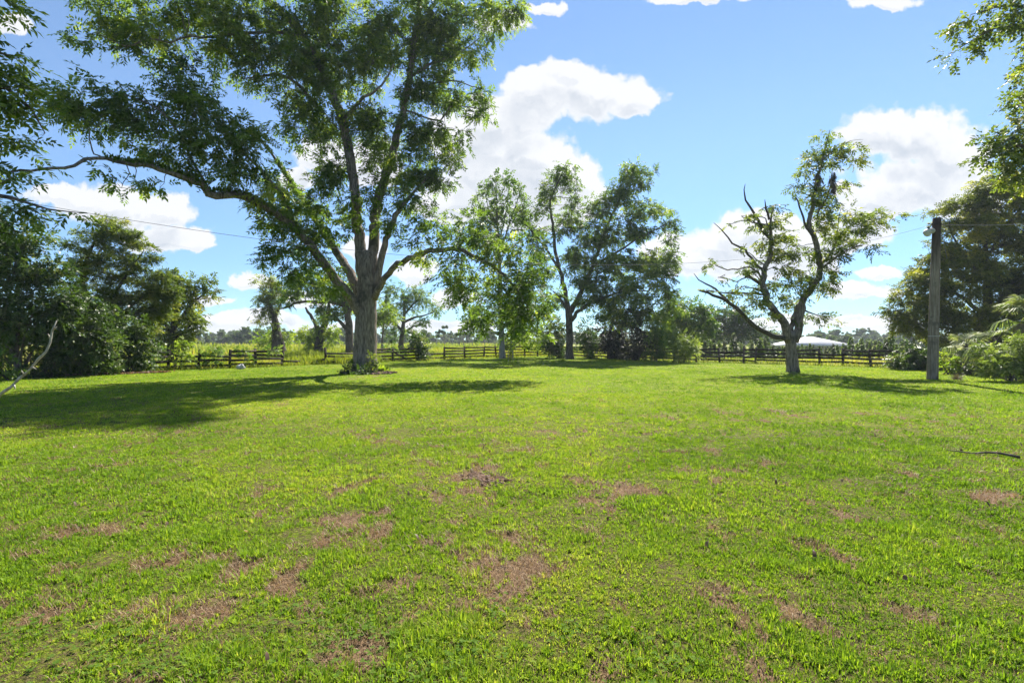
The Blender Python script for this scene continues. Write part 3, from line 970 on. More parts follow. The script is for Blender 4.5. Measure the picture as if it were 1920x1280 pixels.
r_limbs = [
    [(1486, 701, DR, .40), (1486, 694, DR, .32), (1485, 675, DR, .275), (1484, 655, DR, .26), (1483, 636, DR, .255), (1484, 620, DR, .22)],
    [(1479, 640, DR, .22), (1474, 618, DR - .1, .20), (1463, 596, DR - .2, .19), (1442, 572, DR - .3, .175), (1432, 545, DR - .2, .16), (1432, 520, DR, .14), (1436, 498, DR + .1, .125), (1443, 478, DR + .2, .11), (1446, 455, DR + .2, .095), (1443, 425, DR + .2, .07), (1450, 392, DR + .2, .03)],
    [(1488, 640, DR, .22), (1494, 622, DR, .20), (1500, 602, DR, .18), (1502, 580, DR, .165), (1508, 557, DR, .16), (1524, 538, DR + .1, .155), (1536, 520, DR + .2, .15), (1539, 500, DR + .2, .145), (1533, 470, DR + .1, .135), (1525, 440, DR, .125), (1518, 413, DR, .11), (1524, 380, DR, .095), (1530, 348, DR, .085), (1537, 318, DR, .07), (1545, 288, DR, .055), (1549, 272, DR, .045), (1556, 244, DR, .012)],
    [(1483, 628, DR + .15, .15), (1485, 605, DR + .2, .13), (1490, 588, DR + .2, .12), (1503, 568, DR + .1, .11)],
    [(1539, 498, DR + .2, .08), (1560, 472, DR + .6, .06), (1572, 446, DR + .9, .045), (1600, 420, DR + 1.1, .03), (1660, 408, DR + 1.3, .012)],
    [(1538, 505, DR + .2, .06), (1565, 485, DR - .4, .05), (1592, 467, DR - .7, .035), (1620, 458, DR - .9, .015)],
    [(1532, 400, DR, .05), (1548, 375, DR - .2, .045), (1556, 352, DR - .3, .04), (1560, 322, DR - .3, .02)],
    [(1543, 300, DR, .04), (1565, 280, DR, .025), (1595, 264, DR, .012), (1618, 262, DR, .005)],
    [(1504, 580, DR, .05), (1530, 590, DR - .3, .03), (1562, 600, DR - .6, .012)],
]
r_blobs = [
    (1556, 246, 8, 6, DR), (1540, 253, 9, 5, DR), (1548, 282, 30, 13, DR, .6), (1580, 277, 26, 9, DR, .5), (1614, 268, 14, 8, DR, .4), (1600, 298, 24, 9, DR, .5), (1566, 298, 26, 9, DR, .6), (1526, 302, 18, 12, DR, .6), (1510, 322, 14, 12, DR, .5), (1512, 350, 22, 9, DR, .6),
    (1535, 360, 20, 12, DR, .7), (1578, 345, 14, 7, DR, .4), (1590, 356, 10, 5, DR, .4), (1510, 374, 22, 14, DR, .7), (1545, 385, 18, 14, DR, .6), (1490, 357, 10, 6, DR, .3), (1530, 410, 26, 12, DR, .7), (1552, 425, 20, 12, DR, .6),
    (1595, 402, 34, 12, DR + 1, .7), (1640, 404, 40, 10, DR + 1.2, .7), (1680, 402, 16, 6, DR + 1.3, .4), (1590, 428, 34, 12, DR + .9, .7), (1630, 425, 24, 10, DR + 1, .5), (1560, 448, 24, 14, DR + .5, .8), (1610, 452, 30, 9, DR - .8, .6), (1640, 462, 14, 8, DR - .9, .4), (1575, 475, 24, 10, DR - .5, .6), (1548, 482, 18, 14, DR, .7),
    (1516, 470, 18, 12, DR, .6), (1560, 505, 20, 10, DR - .3, .5), (1530, 525, 24, 12, DR, .7), (1500, 512, 22, 12, DR, .6), (1560, 528, 16, 8, DR, .4), (1540, 545, 18, 9, DR, .5), (1508, 535, 18, 10, DR, .5),
    (1452, 388, 12, 10, DR + .2, .5), (1450, 415, 22, 14, DR + .2, .7), (1425, 425, 16, 8, DR, .5), (1470, 438, 20, 12, DR + .2, .6), (1450, 450, 22, 20, DR + .2, .8), (1390, 405, 16, 5, DR, .4), (1370, 420, 8, 5, DR, .3), (1412, 415, 10, 5, DR, .4), (1470, 470, 24, 14, DR + .2, .6), (1495, 460, 14, 8, DR, .5), (1440, 480, 18, 14, DR + .2, .6),
    (1408, 495, 20, 10, DR - .2, .5), (1395, 508, 14, 6, DR - .3, .4), (1470, 505, 22, 12, DR + .1, .6), (1490, 530, 16, 8, DR, .5), (1450, 530, 22, 12, DR + .1, .6), (1470, 555, 24, 8, DR, .6), (1336, 494, 12, 7, DR - 1, .4), (1326, 545, 8, 5, DR - 1.5, .4), (1378, 545, 18, 9, DR - .8, .6), (1405, 560, 22, 14, DR - .6, .8), (1395, 580, 16, 8, DR - .8, .5), (1430, 590, 16, 6, DR - .5, .5), (1416, 540, 14, 8, DR - .3, .5),
    (1485, 570, 16, 8, DR, .5), (1505, 560, 14, 8, DR, .4), (1535, 592, 22, 8, DR - .3, .6), (1560, 600, 14, 6, DR - .5, .4), (1500, 597, 10, 5, DR, .3), (1380, 470, 10, 5, DR - .4, .3), (1350, 520, 8, 5, DR - 1, .3),
]


def r_extra(root):
    tb = Tubes()
    for lb in dead_limbs:
        sp, sr = spline([P(*q[:3]) for q in lb], [q[3] for q in lb], .25)
        jit = rng.normal(0, .02, sp.shape)
        jit[0] = 0
        tb = Tubes()
        tb.tube(sp + jit, sr, 8, .06)
        tb.build('dead_limb', M['bark_dark'], root)


tree('pecan_tree', 'small sparse pecan on the right with bare dead limbs poking out', 'tree', P(1486, HY, DR)[:2], r_limbs, r_blobs,
     'pinnate', 'olive', 'bark_big', 2.1, wind=(.45, 0, .1), sides=12, step=.25, extra=r_extra, flat=.28)


def moss(px, py, d, w, h, label):
    c = P(px, py, d)
    o = empty('moss_clump', c)
    tag(o, label, 'moss', 'grey moss clumps hanging in the small pecan')
    n = 520
    zf = rng.uniform(-.5, .5, n)
    prof = np.interp(zf, [-.5, -.2, .1, .4, .5], [.25, .45, 1.0, .75, .3])
    base = c + rng.normal(0, 1, (n, 3)) * np.array((w * .26, w * .26, 0)) * prof[:, None]
    base[:, 2] += h * zf
    base[:, 0] += w * .22 * np.sin(zf * 9 + px)
    L = h * rng.uniform(.08, .42, n)
    dd = rng.normal(0, .28, (n, 3))
    dd[:, 2] = -1
    s = rng.normal(0, 1, (n, 3)) * .011
    V = np.stack([base, base + dd * (L * .5)[:, None] + s, base + dd * L[:, None], base + dd * (L * .5)[:, None] - s], 1)
    leaves_obj('moss_strands', (V, np.clip(rng.normal(.5, .25, n), 0, 1)), M['moss'], o)["kind"] = "stuff"


moss(1534, 338, DR - .1, .36, .75, 'dark grey moss clump wrapped on the upper stem of the small sparse pecan')
moss(1562, 340, DR - .2, .26, 1.0, 'shaggy grey moss clump dangling free just right of the sparse pecan stem')

# ---- middle pecan, maple and small trees by the far fence
DM = 44.0
tree('pecan_tree', 'broad dark pecan standing among shrubs by the far fence corner, with two tall spires', 'tree', P(1069, HY, DM)[:2], [
    [(1069, 680, DM, .50), (1069, 672, DM, .40), (1068, 650, DM, .33), (1068, 624, DM, .31), (1067, 590, DM, .32), (1067, 575, DM, .28)],
    [(1066, 590, DM, .26), (1060, 548, DM, .20), (1050, 508, DM, .17), (1042, 473, DM, .15), (1036, 420, DM, .12), (1032, 376, DM, .09), (1050, 334, DM, .06), (1062, 306, DM, .02)],
    [(1070, 585, DM, .26), (1090, 545, DM, .2), (1110, 500, DM, .17), (1124, 462, DM, .14), (1140, 420, DM, .11), (1160, 378, DM, .08), (1182, 335, DM, .05), (1194, 305, DM, .02)],
    [(1050, 508, DM, .12), (1020, 460, DM - 1, .10), (988, 422, DM - 1.5, .08), (975, 395, DM - 1.5, .03)],
    [(1072, 600, DM, .2), (1090, 580, DM - 1, .15), (1115, 565, DM - 2, .13), (1160, 548, DM - 3, .09), (1215, 545, DM - 3.5, .04)],
    [(1110, 500, DM, .12), (1160, 470, DM - 1, .09), (1210, 440, DM - 1.5, .06), (1250, 420, DM - 1.5, .03)],
    [(1066, 585, DM, .14), (1050, 560, DM, .10), (1036, 545, DM, .05)],
], [(1062, 312, 16, 10, DM), (1052, 330, 24, 16, DM), (1072, 348, 12, 14, DM), (1035, 362, 24, 20, DM), (1060, 385, 14, 14, DM), (1062, 405, 28, 12, DM), (1018, 396, 16, 16, DM), (1044, 430, 22, 16, DM), (1012, 428, 14, 14, DM), (984, 398, 10, 22, DM - 1.5), (1000, 440, 14, 12, DM - 1), (1080, 372, 8, 12, DM),
    (1190, 312, 26, 12, DM), (1178, 340, 32, 22, DM), (1212, 335, 14, 20, DM), (1158, 368, 42, 18, DM), (1200, 385, 34, 18, DM), (1132, 396, 34, 24, DM), (1228, 396, 26, 14, DM), (1250, 420, 20, 16, DM - 1), (1114, 375, 14, 14, DM), (1160, 425, 46, 26, DM - .5), (1205, 428, 28, 20, DM - 1), (1258, 455, 10, 24, DM - 1), (1118, 455, 44, 26, DM), (1080, 470, 24, 26, DM), (1245, 500, 8, 14, DM - 1),
    (1095, 505, 44, 30, DM - .5), (1155, 490, 50, 34, DM - 1), (1205, 490, 36, 30, DM - 1.5), (1135, 545, 54, 34, DM - 2), (1190, 545, 50, 34, DM - 3), (1240, 525, 26, 34, DM - 3), (1230, 580, 30, 30, DM - 3), (1150, 590, 44, 22, DM - 2), (1105, 560, 26, 20, DM - 1), (1190, 590, 34, 20, DM - 3), (1255, 480, 20, 16, DM - 2), (1008, 468, 22, 20, DM - 1), (1022, 515, 22, 22, DM), (1040, 560, 18, 16, DM), (1090, 425, 18, 20, DM), (1262, 560, 16, 30, DM - 3)],
     'mid', 'pecan', 'bark', 2.5, twigs=1, sides=10, flat=.5)

tree('maple_tree', 'slim pale trunked maple with upright leafy shoots, in front of the far fence', 'tree', P(942, HY, 45)[:2], [
    [(942, 679, 45, .38), (942, 671, 45, .32), (941, 640, 45, .26), (938, 560, 45, .22), (936, 480, 45, .17), (932, 410, 45, .1), (930, 335, 45, .02)],
    [(937, 500, 45, .09), (915, 440, 45, .06), (900, 390, 45, .04), (892, 355, 45, .01)], [(936, 480, 45, .09), (955, 420, 45, .06), (972, 370, 45, .03), (978, 345, 45, .01)],
    [(935, 460, 45, .07), (950, 390, 45, .04), (955, 330, 45, .01)], [(935, 450, 45, .06), (915, 390, 45, .04), (908, 335, 45, .01)]],
     [(892, 372, 10, 24, 45), (907, 345, 7, 24, 45), (928, 345, 8, 30, 45), (950, 340, 9, 30, 45), (972, 368, 12, 26, 45), (940, 385, 26, 22, 45), (912, 400, 24, 24, 45), (968, 405, 24, 24, 45), (895, 420, 24, 20, 45), (930, 440, 46, 24, 45), (985, 430, 14, 16, 45),
      (900, 560, 26, 34, 45.5), (950, 560, 40, 34, 45.5), (990, 540, 30, 40, 45.5), (895, 605, 18, 30, 45.5), (975, 600, 40, 26, 45.5), (1010, 585, 24, 34, 46), (925, 600, 24, 18, 45.5), (870, 470, 16, 16, 46)],
     'simple_far', 'maple', 'bark_pale', 1.7, twigs=1, sides=10)

tree('young_tree', 'low bright yellow green tree just right of the slim maple trunk', 'tree', P(961, HY, 48)[:2], [
    [(961, 671, 48, .09), (962, 650, 48, .07), (968, 628, 48, .05), (975, 612, 48, .03)], [(963, 648, 48, .05), (990, 630, 48, .03), (1008, 622, 48, .01)], [(962, 650, 48, .05), (948, 632, 48, .03)]],
     [(965, 622, 24, 16, 48), (985, 610, 20, 14, 48), (1000, 632, 16, 14, 48), (950, 635, 12, 10, 48), (985, 640, 12, 8, 48)], 'simple_far', 'yellow', 'bark', 2.2, twigs=1)

tree('broadleaf_tree', 'round green tree rising behind the pale shrubs right of the dark pecan', 'tree', P(1292, HY, 49)[:2], [
    [(1292, 670, 49, .25), (1290, 640, 49, .2), (1286, 610, 49, .15), (1280, 585, 49, .08)], [(1290, 640, 49, .12), (1310, 615, 49, .08), (1322, 600, 49, .03)]],
     [(1262, 585, 26, 24, 49), (1290, 575, 26, 20, 49), (1275, 610, 36, 26, 49), (1312, 605, 26, 20, 49), (1250, 615, 30, 26, 49), (1300, 630, 30, 16, 49), (1255, 640, 26, 14, 49), (1330, 585, 14, 12, 49)], 'simple_far', 'pecan_bright', 'bark', 3.0, twigs=1)
tree('oak_tree', 'low spreading dark oak beyond the fence, left of the white roof', 'tree', P(1375, HY, 70)[:2], [
    [(1375, 657, 70, .5), (1374, 640, 70, .4), (1370, 620, 70, .3), (1355, 600, 70, .15)], [(1374, 640, 70, .3), (1395, 620, 70, .2), (1420, 610, 70, .08)], [(1373, 635, 70, .25), (1345, 618, 70, .15), (1320, 610, 70, .06)]],
     [(1320, 600, 24, 18, 70), (1350, 588, 30, 16, 70), (1382, 594, 32, 18, 70), (1345, 615, 34, 18, 70), (1390, 615, 34, 16, 70), (1420, 620, 26, 14, 70), (1315, 622, 22, 14, 70), (1360, 632, 40, 10, 70), (1425, 635, 20, 8, 70)], 'coarse', 'dark', 'bark', 3.0, twigs=1)

# ---- shrubs and small things along the far fence
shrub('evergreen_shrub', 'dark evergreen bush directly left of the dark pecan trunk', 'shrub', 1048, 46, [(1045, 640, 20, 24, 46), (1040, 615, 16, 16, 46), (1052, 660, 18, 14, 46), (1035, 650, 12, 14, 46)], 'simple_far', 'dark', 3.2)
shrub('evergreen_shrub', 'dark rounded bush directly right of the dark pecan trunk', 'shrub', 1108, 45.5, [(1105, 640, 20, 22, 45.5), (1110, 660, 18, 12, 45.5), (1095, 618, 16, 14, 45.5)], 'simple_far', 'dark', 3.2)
shrub('evergreen_shrub', 'tall dark bush tinted purple by lens flare under the low limbs of the dark pecan', 'shrub', 1150, 44, [(1145, 640, 26, 26, 44), (1140, 610, 20, 16, 44), (1160, 660, 26, 14, 44), (1170, 630, 20, 20, 44)], 'simple_far', 'flare_purple', 3.2)
shrub('evergreen_shrub', 'dark leggy bush between the flare tinted bush and the grey green bush', 'shrub', 1195, 41, [(1195, 640, 22, 24, 41), (1190, 610, 20, 18, 41), (1185, 662, 16, 12, 41), (1205, 655, 12, 14, 41)], 'simple_far', 'flare_purple', 2.8)
shrub('leafy_shrub', 'grey green bush in front of the fence beside the dark leggy bush', 'shrub', 1230, 39.5, [(1232, 640, 18, 20, 39.5), (1225, 615, 16, 14, 39.5), (1240, 662, 14, 10, 39.5), (1222, 660, 10, 10, 39.5)], 'simple', 'maple', 2.8)
shrub('leafy_shrub', 'rounded silvery green bush standing alone in front of the right fence', 'shrub', 1277, 36, [(1277, 645, 24, 20, 36), (1268, 625, 14, 12, 36), (1290, 660, 14, 14, 36), (1265, 665, 14, 10, 36)], 'simple', 'pale', 2.3, bark='bark')
shrub('evergreen_shrub', 'small dark bush growing through the fence right of the great trunk', 'shrub', 790, 41, [(790, 640, 13, 16, 41), (792, 658, 16, 12, 41), (786, 625, 8, 10, 41)], 'simple_far', 'dark', 3.4)
shrub('hedge_shrub', 'dense dark clipped bush at the end of the right fence beside the pole', 'shrub', 1712, 27.2, [(1700, 668, 22, 18, 27.2), (1725, 664, 22, 20, 27.2), (1710, 680, 30, 10, 27.2), (1745, 670, 14, 18, 27.5), (1690, 680, 14, 10, 27.2), (1712, 650, 18, 8, 27.4)], 'simple', 'dark', 3.6)

# ---- trees in the field beyond the left fence
tree('broken_tree', 'leaning broken trunk draped in leaves beyond the left fence', 'tree', P(522, HY, 58)[:2], [
    [(524, 662, 58, .9), (522, 645, 58, .75), (518, 620, 58, .5), (515, 600, 58, .38), (510, 585, 58, .25), (505, 570, 58, .15)], [(515, 598, 58, .2), (522, 580, 58, .14), (530, 560, 58, .08)]],
     [(500, 575, 18, 20, 58), (515, 550, 24, 18, 58), (505, 528, 20, 12, 58), (490, 598, 12, 8, 58), (530, 535, 18, 12, 58), (522, 632, 14, 12, 58, 1), (515, 612, 8, 12, 58, .6), (495, 555, 16, 14, 58)], 'pinnate_far', 'olive', 'bark_dark', 2.4, twigs=1)
tree('field_tree', 'spreading tree whose dark trunk stands just left of the great pecan trunk', 'tree', P(657, HY, 50)[:2], [
    [(657, 663, 50, .5), (656, 650, 50, .42), (655, 625, 50, .38), (654, 605, 50, .36), (650, 580, 50, .28), (640, 560, 50, .2)],
    [(655, 625, 50, .25), (642, 608, 50, .2), (630, 595, 50, .14), (620, 580, 50, .06)], [(648, 575, 50, .22), (620, 565, 49.5, .19), (590, 566, 49, .16), (560, 566, 48.5, .12), (535, 577, 48, .08), (520, 580, 48, .03)], [(652, 590, 50, .2), (668, 560, 50, .14), (680, 530, 50, .05)]],
     [(600, 545, 34, 18, 49.5), (560, 545, 30, 18, 49), (570, 520, 34, 16, 49), (610, 520, 30, 18, 49.5), (640, 550, 26, 22, 50), (540, 560, 22, 12, 48.5), (630, 582, 24, 12, 50), (660, 560, 24, 26, 50.5), (680, 530, 20, 20, 50.5), (590, 575, 20, 8, 49), (610, 590, 14, 8, 50)], 'pinnate_far', 'pecan_bright', 'bark', 2.4, twigs=1)
tree('broken_tree', 'forked dead stump smothered in yellow green vines beyond the fence gap', 'tree', P(600, HY, 56)[:2], [
    [(598, 664, 56, .6), (598, 645, 56, .5), (602, 625, 56, .4), (612, 600, 56, .28), (616, 575, 56, .2), (617, 566, 56, .12)], [(600, 628, 56, .3), (590, 605, 56, .22), (578, 585, 56, .16), (572, 576, 56, .1)]],
     [(600, 615, 20, 14, 56, .8), (585, 625, 18, 12, 56, .8), (615, 635, 18, 12, 56, .8), (595, 645, 26, 10, 56, 1), (612, 590, 8, 14, 56, .5), (575, 620, 14, 8, 56, .6), (625, 615, 16, 10, 56, .8), (563, 632, 10, 8, 56, .5)], 'pinnate_far', 'yellow', 'bark_dark', 2.2, twigs=1)
tree('field_tree', 'airy tree with crooked branches in the field right of the great trunk', 'tree', P(752, HY, 64)[:2], [
    [(751, 658, 64, .45), (752, 645, 64, .36), (754, 625, 64, .3), (757, 600, 64, .22), (758, 570, 64, .14), (752, 540, 64, .05)], [(754, 620, 64, .2), (735, 600, 64, .14), (722, 570, 64, .08), (728, 545, 64, .04)],
    [(756, 605, 64, .2), (778, 595, 64, .14), (800, 590, 64, .08), (822, 582, 64, .03)], [(757, 590, 64, .15), (780, 565, 64, .1), (795, 545, 64, .04)], [(754, 625, 64, .15), (775, 612, 64, .1), (800, 610, 64, .04)]],
     [(750, 545, 26, 16, 64), (725, 555, 18, 20, 64), (780, 550, 24, 18, 64), (800, 560, 18, 14, 64), (815, 580, 16, 12, 64), (760, 575, 26, 14, 64), (735, 590, 24, 14, 64), (795, 600, 20, 10, 64), (745, 615, 22, 10, 64), (715, 600, 14, 12, 64), (735, 635, 14, 8, 64), (770, 620, 18, 9, 64)], 'pinnate_far', 'maple', 'bark', 1.7, twigs=1)
tree('young_tree', 'bright yellow crowned tree close behind the right edge of the great trunk', 'tree', P(716, HY, 55)[:2], [
    [(716, 660, 55, .14), (717, 635, 55, .1), (720, 605, 55, .07), (722, 585, 55, .03)], [(717, 625, 55, .06), (735, 600, 55, .03)]],
     [(720, 580, 20, 12, 55), (738, 590, 16, 12, 55), (722, 598, 18, 10, 55), (708, 590, 10, 14, 55)], 'pinnate_far', 'yellow', 'bark', 2.3, twigs=1)
shrub('field_bush', 'bright green rounded bush in the field beside the leaning broken trunk', 'shrub', 512, 62, [(508, 633, 24, 9, 62), (525, 637, 18, 7, 62), (495, 637, 14, 7, 62)], 'coarse', 'yellow', 3.2)

# ---- the left-hand mass of trees and shrubs
tree('multi_stem_tree', 'dark leafy tree with several pale stems fanning from one base, far left', 'tree', P(38, HY, 21.5)[:2], [
    [(38, 712, 21.5, .2), (36, 700, 21.5, .17), (30, 670, 21.5, .10), (12, 640, 21.4, .08), (4, 600, 21.2, .06), (-8, 540, 21, .03)], [(40, 705, 21.5, .10), (29, 672, 21.5, .09), (31, 640, 21.5, .075), (34, 590, 21.4, .05), (30, 520, 21.3, .02)],
    [(42, 705, 21.4, .07), (38, 672, 21.3, .055), (42, 645, 21.2, .04), (60, 590, 21, .02)], [(44, 705, 21.5, .08), (46, 685, 21.6, .07), (60, 660, 21.8, .05), (90, 610, 22, .02)], [(36, 700, 21.5, .08), (20, 660, 21.8, .06), (-10, 600, 22, .03)]],
     [(20, 560, 50, 40, 21.4), (80, 560, 44, 40, 21.6), (50, 505, 44, 36, 21.5), (-10, 500, 44, 44, 21.5), (110, 595, 36, 34, 21.8), (30, 610, 44, 24, 21), (90, 625, 36, 20, 21.4), (-30, 590, 44, 44, 21), (105, 520, 30, 26, 21.8), (60, 455, 44, 26, 22), (10, 440, 40, 30, 22), (130, 560, 26, 26, 22), (0, 630, 24, 14, 20.8), (-40, 430, 50, 60, 22)],
     'simple', 'dark', 'bark', 2.8, sides=8)
tree('evergreen_tree', 'tall olive tree with wispy top behind the dark bushes on the left', 'tree', P(190, HY, 27.5)[:2], [
    [(190, 694, 27.5, .3), (188, 660, 27.5, .25), (180, 600, 27.5, .18), (155, 530, 27.5, .12), (165, 480, 27.5, .09), (195, 420, 27.5, .03)], [(185, 620, 27.5, .14), (210, 560, 27.5, .1), (240, 510, 27.5, .06), (270, 470, 27.5, .02)], [(190, 640, 27.5, .12), (240, 580, 27.8, .09), (290, 540, 28, .04)], [(160, 525, 27.5, .06), (150, 480, 27.5, .03)]],
     [(200, 412, 26, 14, 27.5), (185, 440, 38, 14, 27.5), (232, 440, 28, 12, 27.5), (210, 465, 50, 14, 27.5), (262, 462, 30, 9, 27.5), (170, 480, 36, 16, 27.5), (240, 490, 46, 16, 27.6), (290, 485, 22, 10, 27.8), (190, 510, 46, 20, 27.5), (260, 520, 44, 18, 27.8), (305, 515, 26, 12, 28), (170, 550, 46, 24, 27.3), (230, 555, 50, 24, 27.6), (290, 550, 36, 20, 28), (140, 500, 24, 22, 27.4), (310, 540, 26, 14, 28), (145, 455, 16, 12, 27.4), (270, 590, 40, 24, 27.8), (200, 590, 46, 26, 27.4), (310, 585, 26, 20, 28), (150, 585, 36, 24, 27.2), (250, 620, 44, 22, 27.8), (215, 440, 34, 14, 27.5), (325, 560, 18, 12, 28)],
     'small', 'olive', 'bark_dark', 3.0, wind=(.3, 0, 0), flat=.4)
tree('field_tree', 'lopsided green tree reaching right over the left fence, ivy at its foot', 'tree', P(322, HY, 36)[:2], [
    [(322, 681, 36, .35), (322, 660, 36, .3), (322, 630, 36, .24), (330, 590, 36, .17), (335, 555, 36, .1), (332, 515, 36, .03)], [(323, 620, 36, .16), (345, 590, 36, .12), (365, 565, 36, .08), (395, 540, 36, .03)], [(322, 640, 36, .12), (345, 620, 36, .08), (370, 600, 36, .03)], [(322, 630, 36, .12), (300, 590, 36, .06)]],
     [(332, 515, 18, 12, 36), (322, 540, 24, 16, 36), (350, 530, 16, 12, 36), (345, 555, 22, 14, 36), (385, 525, 22, 10, 36), (400, 540, 12, 7, 36), (372, 555, 16, 10, 36), (395, 558, 10, 5, 36), (320, 575, 32, 20, 36), (350, 590, 26, 18, 36), (300, 600, 28, 24, 36), (335, 615, 30, 20, 36), (365, 600, 14, 12, 36), (305, 640, 26, 20, 36), (335, 640, 16, 16, 36), (290, 560, 22, 22, 36)],
     'pinnate_far', 'olive', 'bark_dark', 2.8, twigs=1)
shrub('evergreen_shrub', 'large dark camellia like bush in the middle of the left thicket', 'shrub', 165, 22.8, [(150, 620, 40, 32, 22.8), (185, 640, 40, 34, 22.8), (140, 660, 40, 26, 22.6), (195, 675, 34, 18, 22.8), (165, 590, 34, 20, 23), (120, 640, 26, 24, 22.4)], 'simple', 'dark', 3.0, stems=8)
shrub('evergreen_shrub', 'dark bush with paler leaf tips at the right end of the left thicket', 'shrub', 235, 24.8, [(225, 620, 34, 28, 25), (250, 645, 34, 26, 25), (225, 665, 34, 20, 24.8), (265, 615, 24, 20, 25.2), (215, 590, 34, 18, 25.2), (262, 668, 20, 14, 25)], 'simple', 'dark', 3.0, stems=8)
shrub('evergreen_shrub', 'added dark bush closing the shaded gap behind the pale stems, far left', 'shrub', 25, 24.5, [(20, 655, 50, 26, 24.5), (70, 660, 36, 24, 24.6), (-30, 650, 40, 34, 24.4), (20, 620, 50, 20, 24.6), (110, 655, 26, 26, 24.6)], 'simple', 'dark', 2.6)  # bush added so the gap under the canopy reads dark
shrub('low_shrub', 'low pale leaved plant at the foot of the pale stems, far left edge', 'shrub', 4, 19.6, [(4, 690, 16, 14, 19.6), (-20, 690, 20, 16, 19.6), (0, 672, 12, 8, 19.6)], 'simple', 'maple', 2.6)
shrub('low_shrub', 'shaded low bush between the pale stems and the camellia like bush', 'shrub', 85, 21.6, [(80, 690, 24, 12, 21.4), (105, 680, 20, 16, 21.8), (60, 700, 18, 8, 21)], 'simple', 'dark', 2.6)
shrub('low_shrub', 'small bright leafed plant against the left fence bottom rails', 'shrub', 250, 25.4, [(245, 682, 12, 8, 25.4), (260, 676, 10, 8, 25.4), (238, 690, 9, 5, 25.2)], 'simple', 'maple', 2.4)
shrub('low_shrub', 'leafy vine heap over the second post of the left fence', 'shrub', 335, 27.4, [(330, 668, 12, 10, 27.4), (342, 655, 12, 12, 27.4), (355, 668, 12, 9, 27.6), (325, 645, 8, 8, 27.4), (348, 640, 7, 10, 27.6)], 'simple', 'yellow', 1.0)

# ---- the overhanging pecan at the far left, its trunk beyond the frame
tree('pecan_tree', 'overhanging pecan branches with long feathery leaves entering at the left edge', 'tree', (-15.6, 11.0), [
    [(-330, 780, 11, .42), (-326, 700, 11, .34), (-320, 500, 11, .30), (-300, 300, 11, .26), (-260, 100, 11, .18), (-200, -60, 11, .08)],
    [(-300, 320, 11, .14), (-200, 260, 11.2, .11), (-90, 180, 11.5, .08), (10, 165, 11.8, .05), (60, 205, 12, .03), (85, 250, 12.1, .01)],
    [(-310, 420, 11, .13), (-200, 380, 11, .10), (-80, 360, 11.2, .07), (20, 370, 11.3, .04), (90, 392, 11.4, .02), (165, 400, 11.4, .006)],
    [(-280, 210, 11, .1), (-150, 120, 11.4, .07), (-40, 85, 11.7, .04), (30, 110, 11.9, .015)],
    [(-310, 450, 11, .1), (-180, 440, 11, .07), (-60, 430, 11.2, .04), (30, 440, 11.3, .01)]],
     [(-20, 100, 40, 34, 11.8), (24, 120, 34, 28, 11.8), (50, 165, 26, 22, 12), (10, 170, 40, 26, 11.8), (-30, 190, 40, 40, 11.7), (30, 215, 36, 20, 12), (52, 262, 26, 16, 12.1), (10, 260, 36, 22, 12), (60, 295, 18, 12, 12.1), (-10, 310, 34, 18, 11.6), (30, 328, 16, 10, 11.7),
      (-20, 380, 44, 16, 11.2), (30, 390, 40, 9, 11.3), (80, 396, 36, 8, 11.4), (130, 398, 26, 6, 11.4), (10, 420, 40, 10, 11.2), (60, 414, 34, 8, 11.3), (-30, 440, 40, 14, 11.1), (-100, 150, 60, 50, 11.4), (-110, 300, 60, 60, 11.2), (-120, 430, 60, 50, 11), (-90, 60, 60, 50, 11.5), (-200, 350, 80, 80, 11), (-220, 100, 80, 90, 11), (-120, -60, 90, 70, 11.2)],
     'pinnate', 'pecan', 'bark', 1.5, wind=(.35, 0, 0), sides=12, twr=.7, flat=.45)

# ---- the right-hand trees
RL = [
    [(1862, 692, 32.5, .45), (1862, 684, 32.5, .36), (1860, 640, 32.5, .30), (1855, 580, 32.5, .31), (1850, 510, 32.5, .18), (1846, 440, 32.5, .1), (1850, 370, 32.5, .03)],
    [(1857, 610, 32.5, .16), (1820, 570, 32, .12), (1780, 545, 31.6, .09), (1730, 535, 31.4, .04)], [(1860, 640, 32.5, .14), (1810, 620, 32, .10), (1750, 612, 31.6, .07), (1690, 600, 31.4, .03)],
    [(1852, 530, 32.5, .12), (1815, 490, 32, .08), (1780, 430, 31.8, .04)], [(1856, 590, 32.5, .14), (1890, 540, 32.2, .09), (1940, 480, 32, .04)], [(1850, 480, 32.5, .08), (1890, 420, 32, .05), (1930, 370, 32, .02)]]
tree('dense_tree', 'dense rounded dark green tree behind the wooden lamp pole', 'tree', P(1862, HY, 32.5)[:2], RL,
     [(1690, 580, 24, 30, 31.6), (1682, 605, 16, 12, 31.4), (1715, 545, 30, 32, 31.6), (1740, 580, 40, 34, 31.6), (1725, 615, 36, 16, 31.4), (1745, 505, 34, 32, 31.8), (1770, 540, 44, 34, 31.8), (1790, 480, 44, 30, 32), (1770, 460, 30, 18, 32), (1780, 600, 44, 30, 31.8), (1785, 420, 34, 18, 32), (1765, 393, 20, 9, 32), (1815, 385, 40, 20, 32.2), (1830, 430, 46, 34, 32.2), (1850, 355, 40, 20, 32.4), (1890, 345, 34, 22, 32.4), (1880, 390, 46, 34, 32.2), (1830, 510, 46, 40, 32), (1880, 460, 46, 44, 32), (1930, 430, 46, 60, 32), (1880, 540, 46, 44, 32), (1830, 580, 46, 36, 32), (1930, 530, 46, 60, 32), (1890, 600, 46, 34, 32), (1780, 635, 40, 14, 31.8), (1840, 630, 46, 20, 32), (1990, 450, 60, 90, 32.4), (1985, 580, 60, 60, 32.4), (1900, 635, 40, 16, 32.4), (1940, 345, 40, 34, 32.4)],
     'simple', 'olive_bright', 'bark_dark', 3.3, sides=10, flat=.36)
